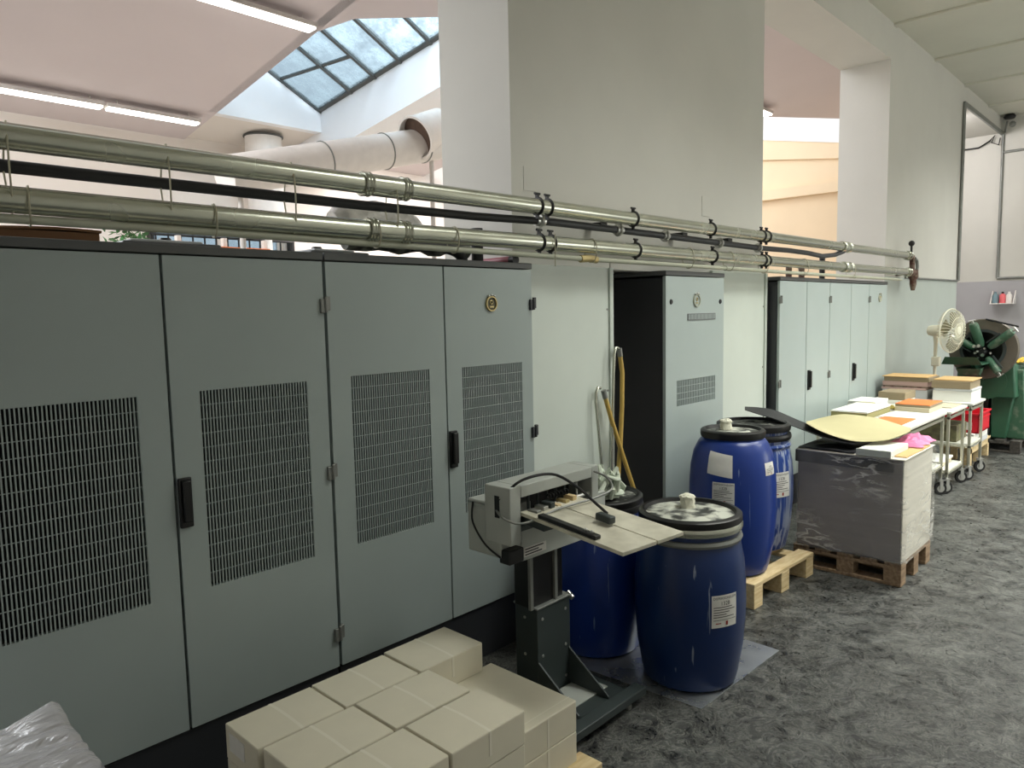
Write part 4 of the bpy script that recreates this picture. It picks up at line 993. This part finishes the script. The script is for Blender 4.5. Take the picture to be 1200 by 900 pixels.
# black and beige boards draped from the drum lid down onto the stack
def curve(P, u):
    n = len(P) - 1; s = u * n; i = min(n - 1, int(s)); q = s - i
    p = [Vector(x) for x in P]; a, b2, c2, d2 = p[max(i - 1, 0)], p[i], p[i + 1], p[min(i + 2, n)]
    return .5 * ((2 * b2) + (c2 - a) * q + (2 * a - 5 * b2 + 4 * c2 - d2) * q * q + (3 * b2 - a - 3 * c2 + d2) * q ** 3)
F1 = [(4.42, 2.135, 1.022), (4.47, 2.061, .992), (4.52, 1.97, .960), (4.58, 1.802, .894), (4.62, 1.658, .846), (4.66, 1.534, .828)]
G1 = [(4.60, 2.222, 1.016), (4.75, 2.19, .996), (4.85, 2.114, .968), (4.95, 1.948, .884), (5.0, 1.796, .846), (5.05, 1.664, .828)]
t = tag(B().grid(lambda u, v: curve(F1, u).lerp(curve(G1, u), v), 40, 10, .004).obj('black_board_sheet', 'black_sheet'), 'large black board sheet curling from the drum lid onto the wrapped stack', 'board sheet')
F2 = [(4.62, 1.818, .930), (4.64, 1.703, .876), (4.68, 1.551, .838), (4.78, 1.41, .842), (4.92, 1.354, .858), (5.08, 1.339, .868)]
G2 = [(5.30, 2.087, .832), (5.427, 2.012, .858), (5.512, 1.892, .880), (5.565, 1.703, .865), (5.544, 1.555, .838), (5.55, 1.462, .812)]
t = tag(B().grid(lambda u, v: curve(F2, u).lerp(curve(G2, u), v) + Vector((0, 0, .010 * math.sin(PI * v) + .006)), 40, 14, .003).obj('beige_board_sheet', 'beige_sheet'), 'large beige board sheet lying over the black one on the wrapped stack', 'board sheet')
t = thing('grey_folder', 'thick white folder with grey spine under the beige board', 'folder', (4.78, 1.42, .776))
B().box(4.595, 4.95, 1.315, 1.50, .777, .815).obj('pages', 'paper', t, bevel=.003)
B().box(4.585, 4.597, 1.31, 1.505, .776, .818).obj('spine', 'mach_grey', t, bevel=.003)
t = tag(B().prism([(4.66, 1.245), (5.16, 1.24), (5.22, 1.39), (4.965, 1.41), (4.965, 1.312), (4.66, 1.31)], .7755, .781).obj('kraft_board', 'kraft', smooth=0), 'tan kraft board lying at the front edge of the wrapped stack', 'board sheet')
t = tag(B().grid(lambda u, v: (4.985 + u * .36 + .015 * noise.noise(Vector((u * 5, v * 5, 1))), 1.255 + v * .20 + .02 * noise.noise(Vector((u * 5, v * 5, 9))), .784 + (.03 + .05 * u) * math.sin(PI * min(1, max(0, u))) ** .5 * math.sin(PI * v) * .75 * (1 + .5 * noise.noise(Vector((u * 7, v * 7, 4)))) + .004), 40, 26).obj('pink_bag', 'pink', smooth=60), 'crumpled pink plastic bag poking out from under the beige board', 'plastic bag')
t = tag(B().grid(lambda u, v: (4.60 + u * .42, 1.52 + v * .34, .778 + .016 * math.sin(PI * u) * math.sin(PI * v) + .008 * noise.noise(Vector((u * 4, v * 4, 2))) + .009), 24, 18, .004).obj('black_plastic_sheet', 'black_sheet'), 'folded black plastic lying on the wrapped stack left of the folder', 'plastic sheet')

# ------------------------------------------------------------------ trolleys and tables
def caster(x, y, parent, rz=0.5):
    c = B().lathe([(.018, -.014), (.052, -.014), (.056, -.006), (.056, .006), (.052, .014), (.018, .014)], (x, y, .056), 28, (math.sin(rz), math.cos(rz), 0)).obj('caster', 'rubber', parent)
    d = Vector((math.sin(rz), math.cos(rz), 0))
    b = B().lathe([(0, -.017), (.032, -.016), (.034, .016), (0, .017)], (x, y, .056), 20, d); b.obj('wheel_hub', 'chrome', c)
    b = B()
    for s in (-1, 1):
        p = Vector((x, y, .056)) + d * (.023 * s); e = Vector((d.y, -d.x, 0))
        b.obox(p + Vector((0, 0, .034)), e * .014, d * .002, Vector((0, 0, .042)))
    b.obox(Vector((x, y, .134)), Vector((d.y, -d.x, 0)) * .026, d * .027, Vector((0, 0, .003))); b.cyl((x, y, .134), (x, y, .165), .012, 10)
    b.obj('fork', 'chrome', c)
def trolley(x0, x1, y0, y1, top, label, shelf=.2, shelf_m='table', casters=True):
    t = thing('trolley', label, 'trolley', ((x0 + x1) / 2, (y0 + y1) / 2, 0))
    B().box(x0 - .015, x1 + .015, y0 - .015, y1 + .015, top - .022, top).obj('top', 'table', t, bevel=.004)
    for x in (x0 + .012, x1 - .012):
        for y in (y0 + .012, y1 - .012):
            B().box(x - .012, x + .012, y - .012, y + .012, .15 if casters else 0, top - .022).obj('leg', 'tube', t, bevel=.003)
            if casters: caster(x, y, t, random.uniform(.2, 1.0))
    for z in (top - .05, shelf + .0):
        o = B().box(x0, x1, y0, y0 + .02, z - .02, z).box(x0, x1, y1 - .02, y1, z - .02, z).box(x0, x0 + .02, y0, y1, z - .02, z).box(x1 - .02, x1, y0, y1, z - .02, z).obj('rail', 'tube', t, bevel=.002)
    B().box(x0 + .01, x1 - .01, y0 + .01, y1 - .01, shelf, shelf + .015).obj('shelf', shelf_m, t, bevel=.002)
TZ = .735
trolley(6.05, 7.19, 1.63, 2.30, TZ - .002, 'long pale table trolley nearest to us, directly behind the wrapped stack', .26, casters=True)
trolley(7.24, 7.80, 1.60, 2.30, TZ - .002, 'middle trolley on casters with a white lower shelf', .19)
trolley(7.93, 8.43, 1.575, 2.42, TZ, 'farthest trolley on casters carrying the two tall paper piles', .33)
def pile(name, label, x0, x1, y0, y1, z0, layers, cat='paper pile', group=None, skew=.012):
    t = thing(name, label, cat, ((x0 + x1) / 2, (y0 + y1) / 2, z0), group=group)
    z = z0
    for i, (h, m, nm) in enumerate(layers):
        dx, dy = (0, 0) if i == 0 else (random.uniform(-skew, skew), random.uniform(-skew, skew))
        B().box(x0 + dx, x1 + dx, y0 + dy, y1 + dy, z, z + h - .0005).obj(nm, m, t, bevel=.003); z += h
    return t
G = 'paper piles on the trolleys'
pile('paper_pile', 'right one of the two tall piles, white below and tan above', 8.02, 8.43, 1.60, 1.93, TZ, [(.10, 'paper', 'white_block'), (.022, 'pale_grey', 'grey_layer'), (.075, 'brown_block', 'tan_block'), (.012, 'kraft', 'cover_board')], group=G)
pile('paper_pile', 'left one of the two tall piles, with pink and brown layers', 8.06, 8.44, 1.985, 2.40, TZ, [(.085, 'pale_grey', 'grey_block'), (.02, 'pinkish', 'pink_layer'), (.015, 'rust', 'brown_layer'), (.045, 'pinkish', 'pink_block'), (.045, 'brown_block', 'brown_block'), (.008, 'kraft', 'cover_board')], group=G)
pile('paper_pile', 'broad white pile with olive and yellow edges on the near trolley', 6.34, 6.95, 2.00, 2.29, TZ, [(.045, 'paper_olive', 'olive_block'), (.006, 'paper_yellow', 'yellow_sheet'), (.014, 'paper', 'white_sheet')], group=G)
pile('paper_pile', 'small all-white pile at the back of the trolleys by the far cabinets', 7.05, 7.42, 2.16, 2.40, TZ, [(.045, 'paper', 'white_block'), (.02, 'paper', 'white_sheet')], group=G)
pile('paper_pile', 'tan board block standing on white paper, mid trolley', 7.56, 7.90, 2.05, 2.29, TZ, [(.03, 'paper', 'white_block'), (.075, 'brown_block', 'tan_block')], group=G)
pile('paper_pile', 'brown pile topped by an orange card, near the front edge of the trolley', 7.03, 7.44, 1.71, 1.99, TZ, [(.040, 'paper_cream', 'cream_block'), (.022, 'brown_block', 'brown_layer'), (.006, 'orange', 'orange_card')], group=G)
t = pile('orange_sheets', 'flat orange sheets on white paper at the near trolley front', 6.13, 6.52, 1.66, 1.90, TZ, [(.012, 'paper', 'white_sheet'), (.008, 'orange', 'orange_sheet')], 'paper', skew=.03)
tag(B().prism([(6.52, 1.67), (6.95, 1.66), (6.98, 1.96), (6.56, 1.98)], TZ, TZ + .008).obj('loose_paper', 'paper', smooth=0), 'loose white sheets between the orange sheets and the orange-topped pile', 'paper')
tag(B().prism([(7.47, 1.64), (7.80, 1.63), (7.80, 2.02), (7.49, 2.02)], TZ, TZ + .006).obj('loose_paper', 'paper_cream', smooth=0), 'loose cream sheets at the right end of the middle trolley', 'paper')
b = B().grid(lambda u, v: (6.97 + u * .10, 1.98 + v * .30, TZ + .052 * (1 - u) * (1 - .3 * v) + .006), 6, 6, .003)
tag(b.obj('yellow_paper_flap', 'paper_yellow'), 'yellow paper folded down at the end of the broad white pile', 'paper')
# on and under the shelves
pile('olive_box', 'mottled olive carton on the shelf of the farthest trolley', 7.97, 8.36, 1.70, 2.12, .347, [(.16, 'box_green', 'box_body')], 'carton')
pile('paper_pile', 'cream papers on the lower shelf of the middle trolley', 7.30, 7.72, 1.68, 2.1, .206, [(.04, 'paper_cream', 'cream_block'), (.02, 'paper', 'white_sheet')], group=G)
# wooden bench with papers and the red crate
t = thing('wooden_bench', 'low light wooden bench under the red crate', 'bench', (9.0, 1.84, 0))
for k in range(3): B().box(8.52, 9.42, 1.68 + k * .10, 1.77 + k * .10, .195, .22).obj('slat', 'pallet', t, bevel=.003)
for x in (8.54, 8.94, 9.34):
    for y in (1.69, 1.90): B().box(x, x + .06, y, y + .06, 0, .195).obj('leg', 'pallet', t, bevel=.003)
B().box(8.54, 9.40, 1.69, 1.72, .14, .195).obj('apron_rail', 'pallet', t, bevel=.003)
pile('paper_pile', 'loose white and grey papers on the low bench under the red crate', 8.55, 9.20, 1.67, 2.0, .2205, [(.05, 'pale_grey', 'grey_block'), (.06, 'paper', 'white_block'), (.02, 'paper', 'white_sheet')], group=G)
t = thing('red_crate', 'bright red plastic crate on papers beneath the farthest trolley', 'crate', (8.86, 1.82, .352))
cz = .3515
B().box(8.60, 9.10, 1.64, 1.99, cz, cz + .012).obj('crate_floor', 'red', t)
for a in ((8.60, 9.10, 1.64, 1.652), (8.60, 9.10, 1.978, 1.99), (8.60, 8.612, 1.64, 1.99), (9.088, 9.10, 1.64, 1.99)): B().box(a[0], a[1], a[2], a[3], cz, cz + .20).obj('crate_wall', 'red', t, bevel=.003)
B().box(8.585, 9.115, 1.625, 1.645, cz + .185, cz + .205).box(8.585, 9.115, 1.985, 2.005, cz + .185, cz + .205).box(8.585, 8.605, 1.625, 2.005, cz + .185, cz + .205).box(9.095, 9.115, 1.625, 2.005, cz + .185, cz + .205).obj('crate_rim', 'red', t, bevel=.004)
B().box(8.60, 9.10, 1.632, 1.642, cz + .14, cz + .15).obj('rib', 'red', t)
B().box(8.598, 8.6, 1.70, 1.78, cz + .03, cz + .11).obj('sticker', 'sticker', t, label='white sticker')

# ------------------------------------------------------------------ pedestal fan
t = thing('pedestal_fan', 'cream pedestal fan standing behind the paper piles', 'fan', (8.95, 2.17, 0))
fc = Vector((8.93, 1.99, 1.385)); fn = Vector((-.25, -.968, 0)).normalized()
cage = B()
fu = fn.cross(Vector((0, 0, 1))).normalized(); fv = Vector((0, 0, 1)); R = .232
for k in range(40):
    a0 = 2 * PI * k / 40; e = fu * math.cos(a0) + fv * math.sin(a0)
    cage.tube([fc + fn * .075 + e * .04, fc + fn * .07 + e * R * .6, fc + fn * .045 + e * R * .9, fc + e * R, fc - fn * .04 + e * R * .92, fc - fn * .065 + e * R * .55, fc - fn * .07 + e * .05], .0026, 5)
for q, w in ((R, 0), (R * .6, .07), (R * .3, .075)): cage.ring(fc + fn * w, fn, q, .006 if q == R else .003, 48, 6)
cage.obj('cage', 'fan', t)
B().lathe([(0, .085), (.04, .083), (.045, .07), (0, .07)], fc, 24, fn).obj('front_cap', 'fan', t)
b = B()
for k in range(4):
    a0 = PI / 2 * k + .3
    b.grid(lambda u, v: fc + (fu * math.cos(a0 + .9 * (v - .5) * (1 - .15 * u)) + fv * math.sin(a0 + .9 * (v - .5) * (1 - .15 * u))) * (.035 + .165 * u) + fn * (.03 * (v - .5)), 8, 8, .003)
b.obj('blade', 'fan_dark', t)
B().lathe([(.055, .06), (.06, .10), (.06, .20), (.05, .235), (.02, .25), (0, .25)], fc, 28, -fn).obj('motor_housing', 'fan', t)
nb = fc - fn * .16
B().tube([nb - Vector((0, 0, .05)), (nb.x, nb.y, 1.24), (nb.x, nb.y, .9), (nb.x, nb.y, .05)], [.03, .02, .017, .017], 14).obj('pole', 'fan', t)
B().lathe([(0, 0), (.13, 0), (.13, .012), (.05, .04), (.025, .08), (0, .08)], (nb.x, nb.y, 0), 32).obj('base', 'fan', t)
B().box(nb.x - .04, nb.x + .04, nb.y - .05, nb.y + .03, 1.0, 1.10).obj('control_box', 'fan', t, bevel=.008)

# ------------------------------------------------------------------ green machine with the ring of rollers
pallet(9.66, 10.75, 1.44, 2.14, 'dark pallet under the green machine', 'pallet_dark', h=.14)
t = thing('green_machine', 'green workshop machine with a big round ring and radial arms', 'machine', (10.1, 1.78, .14))
rc = Vector((9.52, 1.795, 1.165))
B().lathe([(.205, 0), (.205, .07), (.325, .07), (.335, .055), (.335, .01), (.325, 0), (.205, 0)], rc, 56, (-1, 0, 0)).obj('ring', 'ring', t)
B().lathe([(.19, .055), (.19, .08), (.222, .082), (.222, .055)], rc, 48, (-1, 0, 0)).obj('ring_lip', 'mach_dark', t)
B().lathe([(0, -.10), (.205, -.10), (.205, .02)], rc, 40, (-1, 0, 0)).obj('recess', 'black', t)
hub = rc + Vector((-.06, 0, -.03))
B().lathe([(0, .09), (.03, .09), (.04, .07), (.055, .05), (.055, -.12), (0, -.12)], hub, 24, (-1, 0, 0)).obj('hub', 'black', t)
b = B()
for k in range(8):
    a0 = k * .97 + .3; q = (.03, .065, .05, .08)[k % 4]; b.cyl(hub + Vector((-.06, q * math.cos(a0), q * math.sin(a0))), hub + Vector((-.10 - .015 * (k % 3), q * 1.15 * math.cos(a0), q * 1.15 * math.sin(a0))), (.012, .018, .010)[k % 3], 8)
b.obj('hub_bolts', 'chrome', t)
for (dy, dz, r0, r1, rr) in ((.075, .30, .07, .35, .048), (-.29, .235, .09, .39, .042), (.25, .16, .09, .33, .04), (-.19, -.235, .09, .30, .042)):
    d = Vector((-.12, dy, dz)).normalized(); e = d.cross(Vector((1, 0, 0))).normalized()
    a = B().tube([hub + d * r0, hub + d * (r0 + .04), hub + d * (r1 - .03), hub + d * r1], [rr * .7, rr, rr, rr * .8], 20).obj('arm', 'green_worn', t)
    B().cyl(hub + d * r1, hub + d * (r1 + .04), .012, 10).cyl(hub + d * (r1 + .035) - e * .035, hub + d * (r1 + .035) + e * .035, .008, 8).obj('tommy_bar', 'chrome', a)
    B().obox(hub + d * (r0 + .1) + e * (rr + .014), d * .09, e * .008, Vector((.016, 0, 0))).obj('slide_bar', 'mach_dark', a)
B().cyl(hub + Vector((-.02, -.02, .36)), hub + Vector((-.06, -.33, .28)), .010, 8).obj('tie_rod', 'black', t)
body = B()
body.hexa([(9.6, 1.50, .62), (10.45, 1.46, .62), (10.45, 2.06, .62), (9.6, 2.08, .62), (9.6, 1.52, 1.0), (10.45, 1.52, .96), (10.45, 2.04, .96), (9.6, 2.06, 1.0)])
body.hexa([(9.74, 1.60, .142), (10.55, 1.50, .142), (10.55, 1.80, .142), (9.74, 1.745, .142), (9.74, 1.53, .63), (10.5, 1.46, .63), (10.5, 1.80, .63), (9.74, 1.745, .63)])
body.obj('housing', 'green', t, bevel=.015)
B().hexa([(9.8, 1.42, .142), (10.6, 1.36, .142), (10.6, 1.56, .142), (9.8, 1.60, .142), (9.78, 1.46, .93), (10.5, 1.36, .93), (10.5, 1.56, .93), (9.78, 1.56, .93)]).obj('side_cover', 'green_worn', t, bevel=.012)
B().lathe([(.20, 0), (.20, .012), (0, .014)], (9.6, 1.78, .80), 32, (-1, 0, 0)).obj('inspection_disc', 'green', t)
B().cyl((9.58, 1.92, .74), (9.48, 1.90, .75), .012, 10).blob((9.47, 1.90, .75), .022, amp=0).obj('crank_knob', 'chrome', t)
B().box(9.9, 10.4, 1.80, 2.06, .142, .62).obj('rear_leg', 'black', t)
B().box(9.72, 9.90, 1.75, 1.90, .142, .30).obj('foot_block', 'black', t, bevel=.01)
B().box(10.02, 10.06, 1.38, 1.40, 1.10, 1.32).obj('side_lever', 'black', t)
B().cyl((10.04, 1.40, .93), (10.04, 1.40, 1.12), .012, 10).obj('lever_stem', 'steel_dull', t)
# feed tray
wg = B().prism([(9.05, 2.10), (9.50, 2.02), (9.50, 1.70), (9.05, 1.72)], 1.015, 1.03).obj('feed_tray', 'green', t, bevel=.003)
B().hexa([(9.04, 2.10, 1.02), (9.05, 1.72, 1.02), (9.06, 1.72, 1.02), (9.05, 2.10, 1.02), (9.0, 2.06, 1.10), (9.01, 1.76, 1.10), (9.02, 1.76, 1.10), (9.01, 2.06, 1.10)]).obj('tray_lip', 'green', wg)
B().prism([(9.10, 1.015), (9.50, 1.015), (9.60, .90), (9.60, .80)], 1.80, 1.84, 'y').obj('tray_bracket', 'green', t)
B().hexa([(9.15, 1.95, .90), (9.55, 1.98, .90), (9.55, 1.80, .90), (9.15, 1.76, .90), (9.12, 1.98, .97), (9.55, 2.0, .97), (9.55, 1.78, .97), (9.12, 1.74, .97)]).obj('lower_tray', 'green_worn', t, bevel=.004)
t = tag(B().grid(lambda u, v: (9.85 + u * .42, 1.44 + v * .18, 1.0 + .05 * abs(noise.noise(Vector((u * 4, v * 4, 6)))) + .02 * math.sin(PI * u) * math.sin(PI * v)), 20, 14, .008).obj('yellow_cloth', 'yellow'), 'yellow cloth bundle lying on top of the green machine', 'cloth')

# ------------------------------------------------------------------ light
W = bpy.data.worlds.new('sky'); S.world = W; W.use_nodes = True
bg = W.node_tree.nodes['Background']; bg.inputs['Color'].default_value = (0.88, 0.94, 1.0, 1); bg.inputs['Strength'].default_value = 1.1
def area(name, loc, target, sx, sy, power, col, spread=None):
    l = bpy.data.lights.new(name, 'AREA'); l.shape = 'RECTANGLE'; l.size = sx; l.size_y = sy; l.energy = power; l.color = col
    o = bpy.data.objects.new(name, l); C.objects.link(o); o.location = loc
    o.rotation_euler = (Vector(target) - Vector(loc)).to_track_quat('-Z', 'Y').to_euler()
    if spread: l.spread = spread
    return o
DAY = (.985, 1.0, .93)
x0, x1 = WIN[1]
area('window_daylight', ((x0 + x1) / 2, YR + .04, 1.9), ((x0 + x1) / 2 - 1.0, 1.0, 0.9), x1 - x0 - .1, 1.9, 78, DAY)
for xc, yc, sx, sy, p in CEIL_FILL:
    area('ceiling_fill_light', (xc, yc, CZ - .03), (xc - .3, yc + .22, 0), sx, sy, p, DAY, 1.9 if yc > 0 and xc < 8 else 2.2)  # added fill light, no opening above it
# daylight through the seen skylight, then added unseen lamps that brighten the hall
area('hall_sky_and_fill_light', (4.5, 5.4, 6.4), (5.0, 7.3, 4), 2.0, 1.6, 500, (.95, .97, 1.0))
area('hall_sky_and_fill_light', (-.5, 6.5, 4.35), (-.3, 6.5, 0), 2.4, 3.0, 410, (.92, .96, 1.0))
area('hall_sky_and_fill_light', (6.9, 4.3, 4.72), (7.6, 4.1, 2), 1.6, 1.2, 55, (.93, .95, 1.0))  # added to brighten the jamb of the tall opening
area('hall_sky_and_fill_light', (7.3, 7.4, 4.25), (7.3, 7.0, 0), 1.6, 3.0, 260, (1.0, .96, .94))
area('hall_sky_and_fill_light', (12.2, 7.6, 5.6), (13.6, 5.6, 2), 2.0, 2.0, 52, (1.0, .96, .90))
area('passage_fill_light', (12.3, 3.25, 4.2), (14.3, 3.0, 2.6), .6, .5, 34, (1.0, .97, .97))  # unseen lamp added to brighten the end wall in the passage
